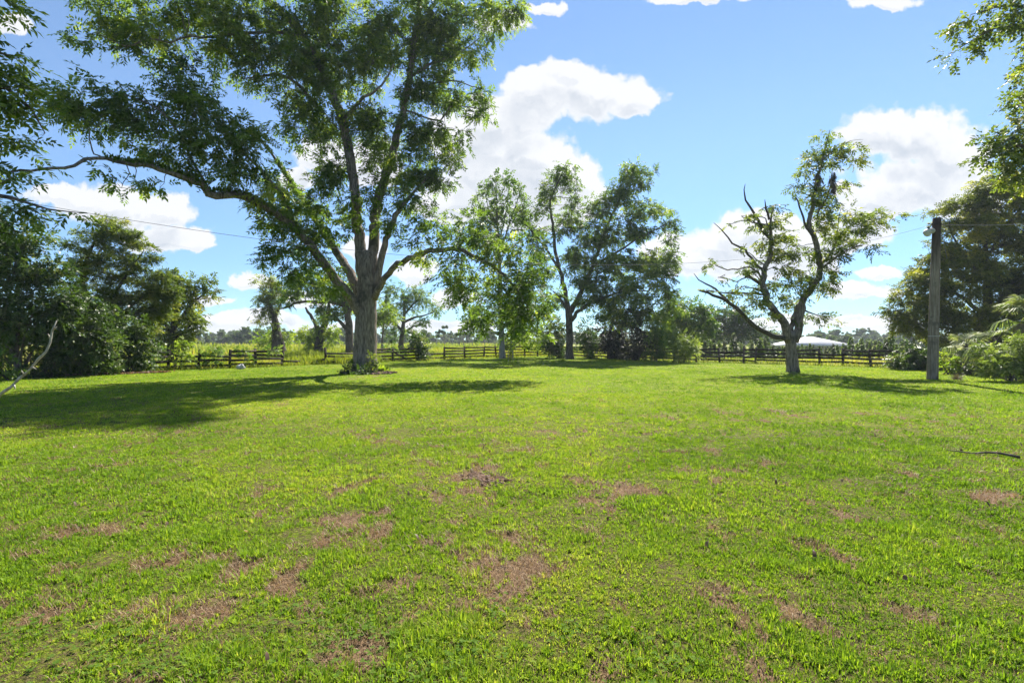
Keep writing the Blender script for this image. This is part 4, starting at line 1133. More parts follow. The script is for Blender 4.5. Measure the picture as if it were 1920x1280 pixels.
tree('tall_tree', 'tall tree mostly out of frame, leafy branch ends entering upper right', 'tree', P(2075, HY, 17)[:2], [
    [(2075, 728, 17, .45), (2072, 640, 17, .36), (2064, 400, 17, .3), (2050, 200, 17, .22), (2040, 0, 17, .14), (2030, -150, 17, .05)], [(2060, 330, 17, .12), (2000, 290, 16.6, .09), (1930, 275, 16.4, .06), (1870, 275, 16.2, .02)],
    [(2050, 180, 17, .1), (1990, 100, 16.6, .08), (1930, 60, 16.4, .05), (1870, 52, 16.2, .03), (1800, 90, 16, .01)], [(2045, 120, 17, .08), (1980, 40, 16.5, .05), (1900, 10, 16.2, .03), (1820, 28, 16, .01)], [(2060, 300, 17, .08), (1990, 220, 16.6, .05), (1925, 200, 16.4, .02)]],
     [(1862, 282, 34, 16, 16.2), (1890, 262, 26, 20, 16.4), (1850, 262, 20, 12, 16.2), (1915, 290, 26, 20, 16.4), (1836, 292, 14, 8, 16.2), (1908, 225, 16, 14, 16.4), (1918, 200, 10, 12, 16.4), (1912, 145, 9, 12, 16.4), (1918, 92, 10, 12, 16.4), (1900, 30, 26, 18, 16.3), (1878, 56, 28, 13, 16.2), (1848, 58, 24, 10, 16.1), (1820, 78, 20, 8, 16), (1800, 98, 14, 6, 16), (1782, 104, 8, 9, 16), (1800, 44, 18, 7, 16), (1825, 30, 22, 8, 16), (1792, 58, 14, 6, 16), (1845, 8, 22, 8, 16.1), (1895, 8, 26, 14, 16.2), (1812, 104, 8, 5, 16), (1845, 98, 8, 5, 16.1),
      (1902, 305, 30, 22, 16.4), (1912, 335, 26, 18, 16.5), (1908, 182, 14, 18, 16.4), (1912, 245, 14, 18, 16.4), (1915, 120, 10, 16, 16.4), (1960, 40, 44, 50, 16.6), (1975, 130, 40, 50, 16.7), (1970, 240, 40, 50, 16.7), (2040, 100, 70, 90, 17), (2050, 260, 60, 70, 17), (2040, -60, 80, 70, 17), (2120, 180, 70, 110, 17.3)],
     'simple', 'olive', 'bark', 2.4, wind=(-.2, 0, -.1), flat=.5)


# ------------------------------------------------------------------ palms and low plants on the right
def fan_leaf(V, T, c, d, size, n=26, droop=.5, tint=.5):
    """one palm fan: narrow blades spreading from the end of the stalk"""
    d = np.asarray(d, dtype=float)
    d /= np.linalg.norm(d)
    s = np.cross(d, (0, 0, 1.0))
    s /= np.linalg.norm(s) + 1e-6
    u = np.cross(s, d)
    for a in np.linspace(-1.9, 1.9, n):
        e = d * math.cos(a) + s * math.sin(a) + u * rng.normal(0, .08)
        L = size * (1 - .18 * abs(a) / 1.9) * rng.uniform(.85, 1.1)
        w = np.cross(e, u)
        w = w / (np.linalg.norm(w) + 1e-6) * .026 * size / .8
        p0 = c
        p1 = c + e * L * .5 - np.array((0, 0, droop * .15 * L))
        p2 = c + e * L * .82 - np.array((0, 0, droop * .75 * L))
        V.append([p0 - w * .4, p1 - w, p1 + w, p0 + w * .4])
        V.append([p1 - w, p2 - w * .25, p2 + w * .25, p1 + w])
        k = np.clip(tint + rng.normal(0, .15), 0, 1)
        T += [k, k]


def palm(label, px, d, top_y, size, nf, dry=0, lean=0.0, group=None, r=.12):
    base = P(px, HY, d)
    base[2] = 0
    top = P(px + lean, top_y, d)
    root = empty('palm_tree', base)
    tag(root, label, 'palm', group)
    tb = Tubes()
    sp, sr = spline([base + np.array((0, 0, -.1)), base * .5 + top * .5 + np.array((.04, 0, 0)), top], [r * 1.25, r, r * .9], .12)
    tb.tube(sp, sr * (1 + .10 * (np.arange(len(sr)) % 2)), 10, .05)
    V, T, VD, TD = [], [], [], []
    for i in range(nf):
        a = i * 2.4 + rng.uniform(-.3, .3)
        el = rng.uniform(-.35, 1.2)
        d_ = np.array((math.cos(a) * math.cos(el), math.sin(a) * math.cos(el), math.sin(el)))
        c = top + d_ * size * .75 + np.array((0, 0, -.1 * size))
        tb.tube([top, (top + c) / 2 + np.array((0, 0, .05)), c], [.02, .014, .01], 5, 0, cap=False)
        fan_leaf(V, T, c, d_ + np.array((0, 0, -.25)), size, 24, .45 + .4 * (el < .2), .5 + .25 * math.sin(el))
    for i in range(dry):
        a = i * 2.1 + rng.uniform(-.3, .3)
        d_ = np.array((math.cos(a) * .55, math.sin(a) * .55, -.75))
        c = top + d_ * size * .6
        tb.tube([top, c], [.016, .01], 5, 0, cap=False)
        fan_leaf(VD, TD, c, d_, size * .9, 20, .6, .5)
    tb.build('trunk', M['bark_dark'], root)
    leaves_obj('fronds', (np.array(V), np.array(T)), M['frond'], root)
    if VD:
        leaves_obj('dead_fronds', (np.array(VD), np.array(TD)), M['dry_frond'], root)
    return root


palm('fan palm with spiky upright fronds high at the right edge', 1928, 21.5, 590, .95, 22, 6)
palm('low fan palm with pale drooping dry fronds left of the pale bush', 1868, 22.0, 640, .85, 12, 9)
palm('small dark fan palm half hidden right of the wooden pole', 1812, 24.0, 648, .75, 14, 5, r=.07)
shrub('leafy_shrub', 'big pale green feathery bush at the right edge of the lawn', 'shrub', 1895, 19.6, [(1880, 660, 36, 18, 19.6), (1910, 650, 34, 20, 19.6), (1870, 685, 34, 16, 19.4), (1905, 685, 36, 18, 19.4), (1940, 665, 40, 34, 19.8), (1855, 670, 16, 12, 19.6), (1850, 695, 14, 7, 19.3), (1960, 690, 40, 20, 19.6)], 'small', 'pale', 2.4, stems=10, bark='bark', flat=.5)
shrub('low_shrub', 'small bright green plant in shade just right of the pole foot', 'shrub', 1775, 23.5, [(1772, 680, 10, 10, 23.5), (1785, 685, 12, 8, 23.5), (1778, 668, 8, 6, 23.5)], 'simple', 'yellow', 2.4)
shrub('low_shrub', 'shaded undergrowth bush beneath the palms', 'shrub', 1830, 23.0, [(1825, 690, 18, 9, 23), (1845, 685, 16, 12, 23), (1808, 692, 10, 6, 23)], 'simple', 'dark', 2.4)


def tuft_plant(name, label, px, py, mat, n, L, w, cat='plant', spread=.9, group=None, tint=.5, off=.05):
    x, y = G(px, py)
    root = empty(name, (x, y, 0))
    tag(root, label, cat, group)
    V, T = [], []
    for i in range(n):
        a = rng.uniform(0, 6.28)
        el = rng.uniform(math.pi / 2 - spread, math.pi / 2)
        d = np.array((math.cos(a) * math.cos(el), math.sin(a) * math.cos(el), math.sin(el)))
        s = np.array((-math.sin(a), math.cos(a), 0)) * w * .5
        b = np.array((x, y, -.01)) + np.array((math.cos(a), math.sin(a), 0)) * rng.uniform(0, off)
        l_ = L * rng.uniform(.6, 1.15)
        p1 = b + d * l_ * .55
        p2 = b + d * l_ * .9 + np.array((math.cos(a), math.sin(a), -.35)) * l_ * .22 * (math.pi / 2 - el)
        V.append([b - s * .5, b + s * .5, p1 + s, p1 - s])
        V.append([p1 - s, p1 + s, p2 + s * .15, p2 - s * .15])
        k = np.clip(tint + rng.normal(0, .2), 0, 1)
        T += [k, k]
    leaves_obj('leaves', (np.array(V), np.array(T)), M[mat], root)
    return root


tuft_plant('dry_plant', 'withered reddish brown plant on the grass right of the pole', 1794, 712, 'moss', 240, .34, .012, spread=1.35, off=.16, tint=.75)

# plants around the great trunk
shrub('fern_plant', 'dark green fern clump at the left foot of the great trunk', 'plant', 652, 23.9, [(648, 693, 11, 6, 23.9, .3), (662, 690, 9, 7, 24.0, .3), (655, 699, 12, 4, 23.7, .3)], 'small', 'dark', 2.6, stems=8)
shrub('fern_plant', 'second fern clump in front of the great trunk, slightly paler green', 'plant', 676, 23.3, [(676, 698, 11, 5, 23.3, .3), (686, 694, 8, 6, 23.5, .25)], 'small', 'maple', 2.4, stems=8)
tuft_plant('lily_plant', 'pale yellow tipped lilies right against the front bark of the great trunk', 682, 700, 'pale', 36, .58, .05, spread=.7, off=.25)
shrub('climbing_plant', 'leafy climber creeping up the right front of the great trunk', 'plant', 696, 23.7, [(692, 690, 8, 9, 23.9, .2), (699, 678, 7, 10, 24.0, .15), (700, 698, 8, 5, 23.8, .3), (694, 668, 4, 6, 24.1, .1)], 'small', 'olive', 2.0, stems=4)
tuft_plant('hosta_plant', 'bright green broad leaved plant at the right foot of the great trunk', 718, 698, 'yellow', 60, .48, .13, spread=1.1, off=.3)
tuft_plant('hosta_plant', 'darker green broad leaved plant tucked beside the right root', 707, 697, 'pecan', 60, .6, .1, spread=1.0, off=.25)

tb = Tubes()
x0, y0 = G(704, 701)
for i in range(70):
    a, r = rng.uniform(0, 6.28), rng.uniform(0, 1) ** .5
    tb.lump((x0 - .1 + math.cos(a) * r * 1.0, y0 + math.sin(a) * r * .9 + .3, .03), (rng.uniform(.06, .16), rng.uniform(.06, .14), rng.uniform(.03, .09)), 7, .25)
o = tb.build('mulch', M['mulch'])
tag(o, 'brown mulch and bark litter at the foot of the great trunk', 'mulch', kind='stuff')

# dug soil in the lawn
tb = Tubes()
for (px, py, n, s) in [(890, 893, 90, .9), (905, 897, 80, 1.1), (930, 902, 60, .8), (945, 897, 40, .6), (915, 905, 34, .8)]:
    x0, y0 = G(px, py)
    for i in range(n):
        sz = rng.uniform(.007, .026) * s
        tb.lump((x0 + rng.normal(0, .05), y0 + rng.normal(0, .085), sz * .2), (sz * 1.3, sz, sz * .7), 7, .22)
o = tb.build('dug_soil', M['soil'])
tag(o, 'small heap of freshly dug brown soil in the middle of the lawn', 'soil', kind='stuff')

n = 420
x, y = trapezoid(n, 1.6, 16)
blades('fallen_leaves', x, y, rng.uniform(.03, .075, n), rng.uniform(.015, .03, n), rng.uniform(0, 6.28, n), rng.uniform(1.0, 1.5, n), np.clip(rng.normal(.5, .3, n), 0, 1),
       M['dead'], 'scattered dry brown leaves fallen on the lawn', 'fallen leaves', rng.uniform(.015, .05, n))

# leaf litter at the edge of the left thicket
n = 1500
x = rng.uniform(-21.5, -17.8, n)
y = np.interp(x, [-21, -15.6], [22.2, 26.6]) + rng.normal(0, .28, n)
blades('leaf_litter', x, y, rng.uniform(.06, .16, n), rng.uniform(.05, .09, n), rng.uniform(0, 6.28, n), rng.uniform(1.2, 1.6, n), np.clip(rng.normal(.5, .25, n), 0, 1),
       M['dead'], 'brown fallen leaves along the edge of the left thicket', 'leaf litter', rng.uniform(0, .05, n))


# ------------------------------------------------------------------ fences
def fence(label, posts, mats=('fence', 'fence'), h=1.14, rails=(.20, .47, .74, 1.0), skip=None, lead=None):
    """posts: (px, depth). One thing; every post and every rail is a part"""
    pts = [P(px, HY, d) for px, d in posts]
    for p in pts:
        p[2] = float(terrain(p[0], p[1])) * .3
    root = empty('board_fence', pts[0])
    tag(root, label, 'fence')
    for i, p in enumerate(pts):
        tb = Tubes()
        hh = h * rng.uniform(.97, 1.06)
        lean = rng.normal(0, .04, 2)
        nxt = pts[min(i + 1, len(pts) - 1)] - pts[max(i - 1, 0)]
        t = nxt / np.linalg.norm(nxt)
        n_ = np.array((-t[1], t[0], 0))
        tb.box(p + np.array((lean[0] * .5, 0, hh / 2 - .1)), t * .065, n_ * .055, np.array((lean[0], lean[1], hh / 2 + .1)))
        tb.build('post', M[mats[0]], root, smooth=False)
    for i in range(len(pts) - 1):
        a, b = pts[i], pts[i + 1]
        t = (b - a)
        L = np.linalg.norm(t)
        t = t / L
        n_ = np.array((-t[1], t[0], 0))
        if n_[1] > 0:
            n_ = -n_
        for k, z in enumerate(rails):
            if skip and (i, k) in skip:
                continue
            tb = Tubes()
            d1, d2 = rng.normal(0, .03), rng.normal(0, .03)
            c = (a + b) / 2 + n_ * (.078) + np.array((0, 0, z + (d1 + d2) / 2))
            ax = t * (L / 2 + .01 - .012 * (i % 2)) + np.array((0, 0, (d2 - d1) / 2))
            tb.box(c + n_ * .004 * (i % 2), ax, n_ * .018, np.array((0, 0, .066)))
            tb.build('rail', M[mats[1] if rng.uniform() < .7 else 'fence_grey'], root, smooth=False)
    return root


fence('dark vine grown board fence on the left, ending at the broken gap', [(150, 24.4), (205, 25.4), (262, 26.4), (316, 27.4), (372, 28.4), (431, 29.4), (480, 30.5), (529, 31.7)],
      skip={(3, 3), (4, 3)})
fence('dark board fence running behind the great trunk to the far corner', [(611, 34), (672, 36.2), (737, 38.8), (785, 41.2), (833, 43.6), (871, 45.6), (907, 47.3), (930, 48.5), (957, 49.6), (984, 50.7), (1008, 51.6), (1034, 52.4)],
      skip={(0, 3), (3, 3), (3, 2)})
fence('weathered board fence along the right side from the far corner past the pole', [(1042, 52.0), (1072, 49.6), (1104, 47.4), (1140, 45.2), (1180, 43), (1222, 41), (1264, 39.3), (1306, 37.8), (1349, 36.8), (1395, 35.8), (1417, 35.2), (1475, 34.3), (1537, 33.3), (1581, 32.2), (1632, 30.8), (1686, 29.4), (1740, 27.9), (1800, 26.4), (1866, 24.9), (1940, 23.4), (2010, 22)],
      mats=('fence_grey', 'fence'), skip={(8, 3), (12, 3), (17, 0)})

# uncut grass along the foot of the fences
n = 7000
fl = np.array([(-22, 24.4), (-16.9, 29.4), (-13.2, 34), (-9.7, 38.8), (4.3, 52.3), (14.6, 37.9), (23.2, 29.4), (26, 21.8)])
t = rng.uniform(0, len(fl) - 1.001, n)
i0 = t.astype(int)
q = fl[i0] * (1 - (t - i0))[:, None] + fl[i0 + 1] * (t - i0)[:, None] + rng.normal(0, .28, (n, 2))
blades('fence_weeds', q[:, 0], q[:, 1], rng.uniform(.12, .38, n), rng.uniform(.015, .035, n), rng.uniform(0, 6.28, n), np.clip(rng.normal(.6, .3, n), 0, 1.3), np.clip(rng.normal(.35, .25, n), 0, 1),
       M['meadow'], 'uncut grass and weeds along the foot of the fences', 'weeds')

# broken boards at the gap
for (a, b, za, zb, lab) in [((529, 31.6), (563, 32.4), .30, .26, 'broken fence rail still hanging from the last left post'), ((572, 33.2), (609, 33.8), .04, .36, 'fallen fence board propped slanting against the post at the gap'),
                            ((740, 38.6), (765, 40), .75, .12, 'loose board slanting down from the post right of the great trunk')]:
    p, q = P(a[0], HY, a[1]), P(b[0], HY, b[1])
    p[2], q[2] = za, zb
    t = q - p
    n_ = np.cross(t, (0, 0, 1))
    n_ /= np.linalg.norm(n_)
    up = np.cross(n_, t / np.linalg.norm(t))
    tb = Tubes()
    tb.box((p + q) / 2 - n_ * .1, t / 2, n_ * .018, up * .066)
    tag(tb.build('fence_board', M['fence'], smooth=False), lab, 'board')

# pale stone by the left fence
tb = Tubes()
x0, y0 = G(447, 692)
tb.lump((x0, y0 + .2, .09), (.26, .2, .15), 9, .22, -.1)
tb.lump((x0 + .1, y0 + .18, .17), (.12, .13, .12), 8, .2, -.1)
tag(tb.build('stone', M['stone']), 'pale grey white lump resting against the left fence bottom rail', 'stone')

# vines on the left fence and tall weeds in the gap
V, T, _ = foliage([(300, 655, 14, 6, 27, .25), (380, 660, 36, 6, 28.2, .2), (410, 652, 20, 5, 28.8, .2), (455, 653, 26, 4, 29.8, .2), (500, 653, 26, 3, 30.8, .2), (475, 675, 5, 9, 30, .15), (280, 668, 16, 10, 26.6, .25), (395, 676, 40, 7, 28.9, .3), (735, 650, 20, 3, 38.6, .2), (760, 653, 12, 5, 40, .3)], 'simple', 1.7)
leaves_obj('vines', (V, T), M['maple'], None)
tag(bpy.data.objects['vines'], 'green vines trailing along the top rail of the left fence', 'vines', kind='stuff')


def build_meadow():
    A = {k: [] for k in 'x y h w az lean tint'.split()}
    for (x0, x1, y0, y1, n, hh, ww) in [(-26, 5, 22, 60, 52000, .48, .035), (-75, 8, 60, 110, 42000, .7, .09), (-130, 60, 110, 230, 36000, .9, .25), (3, 75, 24, 70, 26000, .35, .05), (5, 95, 70, 130, 16000, .4, .14)]:
        x, y = rng.uniform(x0, x1, n), rng.uniform(y0, y1, n)
        px = CX + x / y * FPX
        k = (beyond(x, y) > .85) & (px > 60) & (px < 1980)
        x, y = x[k], y[k]
        n = len(x)
        patch = fbm(x, y, 5.0, 4, 91)
        A['x'].append(x)
        A['y'].append(y)
        A['h'].append(hh * rng.uniform(.5, 1.3, n) * np.clip(.55 + (patch - .4) * 2.4, .35, 1.5))
        A['w'].append(ww * rng.uniform(.6, 1.4, n))
        A['az'].append(rng.uniform(0, 6.28, n))
        A['lean'].append(np.clip(rng.normal(.6, .35, n), 0, 1.4))
        A['tint'].append(np.clip(.45 + (fbm(x, y, 9, 4, 99) - .5) * 1.5 + rng.normal(0, .15, n), 0, 1))
    A = {k: np.concatenate(v) for k, v in A.items()}
    blades('meadow_grass', A['x'], A['y'], A['h'], A['w'], A['az'], A['lean'], A['tint'], M['meadow'],
           'tall yellow green meadow grass in the field beyond the fence', 'grass')


build_meadow()

# taller weeds in the gap of the left fence
n = 2600
t = rng.uniform(0, 1, n)
x = -15.2 + t * 4.6 + rng.normal(0, .5, n)
y = 32.6 + t * 2.6 + rng.uniform(.2, 2.2, n)
blades('tall_weeds', x, y, rng.uniform(.35, .85, n), rng.uniform(.02, .05, n), rng.uniform(0, 6.28, n), np.clip(rng.normal(.6, .3, n), 0, 1.3), np.clip(rng.normal(.35, .2, n), 0, 1),
       M['meadow'], 'tall green weeds filling the gap in the left fence', 'weeds')


# ------------------------------------------------------------------ lamp pole, power line
def pole_mat():
    """grey weathered wood, stained dark with tar at the top end"""
    m = M['pole']
    N = NT(m.node_tree)
    b = m.node_tree.nodes['Principled BSDF']
    old = b.inputs['Base Color'].links[0].from_socket
    tc = N.n('ShaderNodeTexCoord')
    sep = N.n('ShaderNodeSeparateXYZ')
    N.link(tc.outputs['Object'], sep.inputs[0])
    mp = N.n('ShaderNodeMapping')
    mp.inputs['Scale'].default_value = (6, 6, .7)
    N.link(tc.outputs['Object'], mp.inputs[0])
    h = N.math('ADD', sep.outputs[2], N.math('MULTIPLY', N.math('SUBTRACT', N.noise(mp.outputs[0], 1.0, 5, .6), .5), 2.2))
    N.link(N.mix(N.smooth(h, 4.6, 5.9), old, (.05, .038, .033, 1)), b.inputs['Base Color'])
    return m


def lamp_pole():
    b, t = P(1748, HY, 20.4), P(1756.5, 409, 20.4)
    b[2] = 0
    root = empty('lamp_pole', b)
    tag(root, 'weathered round wooden pole carrying a lamp and the power line', 'lamp pole')
    ax = t - b
    L = np.linalg.norm(ax)
    tb = Tubes()
    u = np.linspace(0, 1, 40)
    tb.tube([b + np.array((0, 0, -.1 * (1 - k))) + ax * k for k in u], .20 - .057 * u, 18, .012)
    tb.build('pole', pole_mat(), root)
    zl = lambda py: b + ax * ((711 - py) / (711 - 409.0))
    c = zl(436)
    lamp = empty('lamp', c)
    lamp.parent = root
    lamp.location = Vector([float(q) for q in c]) - root.location
    W = Vector([float(q) for q in c])

    def sub(tbx, name, mat):
        o = tbx.build(name, mat)
        me = o.data
        co = np.empty(len(me.vertices) * 3, dtype=np.float32)
        me.vertices.foreach_get('co', co)
        me.vertices.foreach_set('co', (co.reshape(-1, 3) - np.array(W, dtype=np.float32)).ravel())
        o.parent = lamp
        return o
    tb = Tubes()   # streamlined head reaching left of the pole
    q = np.array([(-.12, 0, .06), (-.2, -.02, .07), (-.3, -.03, .05), (-.42, -.04, .02), (-.5, -.045, -.01), (-.56, -.05, -.04), (-.585, -.05, -.05)])
    tb.tube(c + q, [.085, .115, .125, .12, .10, .06, .015], 14, 0)
    sub(tb, 'lamp_head', M['metal'])
    tb = Tubes()
    q = np.array([(-.26, -.03, -.055), (-.33, -.035, -.075), (-.42, -.04, -.09), (-.5, -.045, -.08), (-.54, -.045, -.06)])
    tb.tube(c + q, [.02, .085, .095, .07, .015], 12, 0)
    sub(tb, 'lamp_lens', M['glass'])
    tb = Tubes()
    tb.tube(c + np.array([(-.36, -.04, .13), (-.36, -.04, .19), (-.41, -.04, .225)]), [.04, .045, .02], 10, 0)
    sub(tb, 'photocell', M['black'])
    tb = Tubes()
    tb.tube(c + np.array([(.0, 0, .06), (-.1, 0, .06), (-.2, -.02, .07)]), [.04, .04, .05], 10, 0)
    sub(tb, 'bracket', M['metal'])
    tb = Tubes()
    k = zl(421)
    a = np.linspace(0, 2 * math.pi, 20)
    tb.tube(np.stack([k[0] + .165 * np.cos(a), k[1] + .165 * np.sin(a), np.full(20, k[2])], 1), np.full(20, .018), 6, 0, cap=False)
    tb.build('band', M['black'], root)
    tb = Tubes()
    k = zl(630)
    tb.tube(np.stack([k[0] + .178 * np.cos(a), k[1] + .178 * np.sin(a), np.full(20, k[2])], 1), np.full(20, .012), 6, 0, cap=False)
    tb.build('band', M['metal'], root)
    tb = Tubes()
    k = zl(420)
    for dx in (-.24, -.38):
        tb.tube(k + np.array([(dx + .06, -.05, 0), (dx, -.06, -.01), (dx - .05, -.07, -.02)]), [.015, .035, .015], 8, 0)
    tb.build('insulator', M['black'], root)
    tb = Tubes()
    tb.tube([zl(430) + np.array((.15, 0, 0)), zl(445) + np.array((.36, .1, 0)), zl(470) + np.array((.75, .3, -.3))], [.012, .012, .012], 6, 0)
    tb.build('guy_wire', M['wire'], root)
    return zl(421)


ptop = lamp_pole()
q0 = ptop + np.array((-.16, -.05, 0))
q2 = P(120, 392, 10.0)
wire_pts = []
for t in np.linspace(0, 1, 60):
    p = q0 * (1 - t) + q2 * t
    sag = 4 * t * (1 - t)
    wire_pts.append(p - np.array((0, 0, 1.42 * sag)))
e0 = wire_pts[-1] - wire_pts[-2]
for k in range(1, 26):
    wire_pts.append(wire_pts[-1] + e0 + np.array((0, 0, .004 * k)))
tb = Tubes()
tb.tube(wire_pts, np.full(len(wire_pts), .0048), 6, 0)
tag(tb.build('power_line', M['wire']), 'thin sagging power line strung across from the lamp pole', 'cable')
tb = Tubes()
p1 = ptop + np.array((9.0, -1.5, .6))
tb.tube([ptop * (1 - t) + p1 * t - np.array((0, 0, .35 * 4 * t * (1 - t))) for t in np.linspace(0.02, 1, 20)], np.full(20, .012), 6, 0)
tag(tb.build('power_line', M['wire']), 'short stretch of cable leaving the pole top to the right', 'cable')

# ------------------------------------------------------------------ bits on the lawn
tb = Tubes()
sp, sr = spline([P(-120, 700, 6.3) * np.array((1, 1, 0)) + np.array((-.9, 0, -.03)), P(-40, 766, 6.2), P(2, 739, 6.1), P(45, 704, 6.1), P(72, 674, 6.0), P(87, 660, 6.0), P(92, 640, 6.0), P(100, 618, 6.0), P(106, 602, 6.0)], [.022, .018, .016, .0145, .0135, .013, .011, .009, .006], .07)
tb.tube(sp + rng.normal(0, .005, sp.shape), sr * rng.uniform(.85, 1.15, len(sr)), 9, .14)
for (a, b) in [((60, 688), (68, 692)), ((94, 634), (90, 626)), ((26, 721), (29, 729)), ((45, 703), (40, 694)), ((100, 618), (106, 613))]:
    tb.tube([P(*a, 6.03), P(*b, 6.0)], [.011, .004], 6, 0)
tag(tb.build('bare_branch', M['bare_wood']), 'pale bare bent branch leaning in at the left edge', 'branch')

tb = Tubes()
pp = [(1778, 848), (1800, 852), (1822, 853), (1850, 852), (1880, 856), (1912, 861)]
pts = []
for i, (px, py) in enumerate(pp):
    x, y = G(px, py)
    pts.append((x, y, .035 + .01 * math.sin(i * 2)))
sp, sr = spline(pts, [.006, .009, .011, .014, .017, .019], .08)
tb.tube(sp, sr, 8, .12)
tag(tb.build('fallen_stick', M['bark']), 'dark mossy fallen stick lying on the lawn at the right', 'stick')

# staked sapling left of the dark pecan
x0, y0 = G(957, 678)
root = empty('staked_sapling', (x0, y0, 0))
tag(root, 'thin young sapling tied between two slim stakes before the far fence', 'sapling')
for dx in (-.17, .2):
    tb = Tubes()
    tb.tube([(x0 + dx, y0, -.05), (x0 + dx * .95, y0, .95)], [.022, .018], 7, 0)
    tb.build('stake', M['bare_wood'], root)
tb = Tubes()
tb.tube([(x0, y0, -.02), (x0 + .02, y0, .7), (x0 + .03, y0, 1.3)], [.016, .012, .006], 6, 0)
tb.build('stem', M['bark'], root)
V, T, _ = foliage([(958, 653, 5, 6, y0, .2)], 'small', 1.6)
leaves_obj('foliage', (V, T), M['yellow'], root)


# ------------------------------------------------------------------ pavilion, conifers, woods
def pavilion():
    d, hw, hd = 75.0, 4.75, 3.6
    c = P(1517, HY, d)
    gz = float(terrain(c[0], c[1]))
    root = empty('pavilion', (c[0], c[1], gz))
    tag(root, 'low open shelter with a white metal hip roof beyond the right fence', 'pavilion')
    ez, pz = 1.03, 2.32
    R = 2.0
    v = [(c[0] - hw, d - hd, ez), (c[0] + hw, d - hd, ez), (c[0] + hw, d + hd, ez), (c[0] - hw, d + hd, ez), (c[0] - R * .3, d, pz), (c[0] + R * .3, d, pz)]
    v2 = [(a, b, e - .12) for a, b, e in v[:4]]
    tb = Tubes()
    tb.add(v + v2, [(0, 1, 5, 4), (2, 3, 4, 5), (6, 7, 1, 0), (7, 8, 2, 1), (8, 9, 3, 2), (9, 6, 0, 3), (9, 8, 7, 6)], [(1, 2, 5), (3, 0, 4)])
    for k in np.linspace(-.94, .94, 21):   # standing seams on the front slope
        xx = c[0] + k * hw
        tpx = c[0] + np.clip(k * hw, -R * .3, R * .3)
        f = 1.0 if abs(k * hw) <= R * .3 else (hw - abs(k * hw)) / (hw - R * .3)
        p, q = np.array((xx, d - hd, ez + .02)), np.array((xx, d - hd + hd * f, ez + (pz - ez) * f + .02))
        if np.linalg.norm(q - p) > .3:
            tb.tube([p, q], [.025, .025], 4, 0)
    tb.build('roof', M['roof'], root, smooth=False)
    for sx in (-1, 0, 1):
        for sy in (-1, 1):
            tb = Tubes()
            tb.box((c[0] + sx * (hw - .3), d + sy * (hd - .3), (gz + ez - .12) / 2), (.08, 0, 0), (0, .08, 0), (0, 0, (ez - .12 - gz) / 2 + .0))
            tb.build('post', M['bare_wood'], root, smooth=False)


pavilion()


def conifer_mesh(name, d, h):
    """one young conifer with drooping needled branches, kept around the origin"""
    V, T = [], []
    for i in range(260):
        z = h * rng.uniform(.08, 1) ** 1.1
        r = (1 - z / h) * h * .2 + .05
        a = rng.uniform(0, 6.28)
        dirv = np.array((math.cos(a), math.sin(a), rng.uniform(-.1, .7)))
        b = np.array((0, 0, z)) + dirv * r * rng.uniform(.0, .5)
        s = np.array((-math.sin(a), math.cos(a), rng.normal(0, .4))) * .055
        V.append([b, b + dirv * r * .5 + s, b + dirv * r, b + dirv * r * .5 - s])
        T.append(np.clip(rng.normal(.5, .2), 0, 1))
    return np.array(V), np.array(T)


protos = []
spots = []
for i in range(54):
    px = 1316 + i * 7.5 + rng.uniform(-3, 3)
    spots.append((px, rng.uniform(44, 50)))
for i in range(14):
    spots.append((rng.uniform(1330, 1700), rng.uniform(54, 62)))
cl = 'young dark conifer in the planted row beyond the right fence'
for i, (px, d) in enumerate(spots):
    p = P(px, HY, d)
    z = float(terrain(p[0], p[1]))
    if i < 5:
        V, T = conifer_mesh('young_conifer', d, 1.0)
        o = empty('young_conifer', (0, 0, 0))
        leaves_obj('foliage', (V, T), M['far' if i % 2 else 'pecan'], o)
        tb = Tubes()
        tb.tube([(0, 0, -.05), (0, 0, .9)], [.03, .008], 6, 0)
        tb.build('stem', M['bark_dark'], o)
        protos.append(o)
    else:
        src = protos[i % 5]
        o = src.copy()
        COL.objects.link(o)
        for ch in src.children:
            c2 = ch.copy()
            COL.objects.link(c2)
            c2.parent = o
    o.location = (p[0], p[1], z)
    s = rng.uniform(1.35, 2.0) * (1 if rng.uniform() < .88 else 1.4)
    if 1445 < px < 1590:
        s = min(s, rng.uniform(1.0, 1.55))
    o.scale = (s * .9, s * .9, s)
    o.rotation_euler = (0, 0, rng.uniform(0, 6.28))
    tag(o, cl, 'conifer', 'young conifers planted in rows beyond the right fence')


def far_tree_mesh(h, w, pine=False):
    """a distant tree around the origin: leaf clumps and a trunk"""
    VV, TT = [], []
    nb = rng.integers(6, 10)
    for b in range(nb):
        c = np.array((rng.normal(0, w * .22), rng.normal(0, w * .2), h * (rng.uniform(.55, .95) if pine else (rng.uniform(.08, .9) if b > 2 else .2))))
        r = w * rng.uniform(.16, .30)
        n = 170
        u = rng.normal(0, 1, (n, 3))
        u /= np.linalg.norm(u, axis=1)[:, None]
        q = c + u * r * (rng.uniform(.3, 1.1, n))[:, None] * np.array((1, 1, .75))
        e1 = rng.normal(0, 1, (n, 3))
        e1 /= np.linalg.norm(e1, axis=1)[:, None]
        e2 = np.cross(e1, rng.normal(0, 1, (n, 3)))
        e2 /= np.linalg.norm(e2, axis=1)[:, None]
        s = w * rng.uniform(.05, .115, n)[:, None]
        VV.append(np.stack([q - e1 * s, q + e2 * s * .7, q + e1 * s, q - e2 * s * .7], 1))
        TT.append(np.clip(rng.normal(.45, .12) + rng.normal(0, .15, n), 0, 1))
    return np.concatenate(VV), np.concatenate(TT)


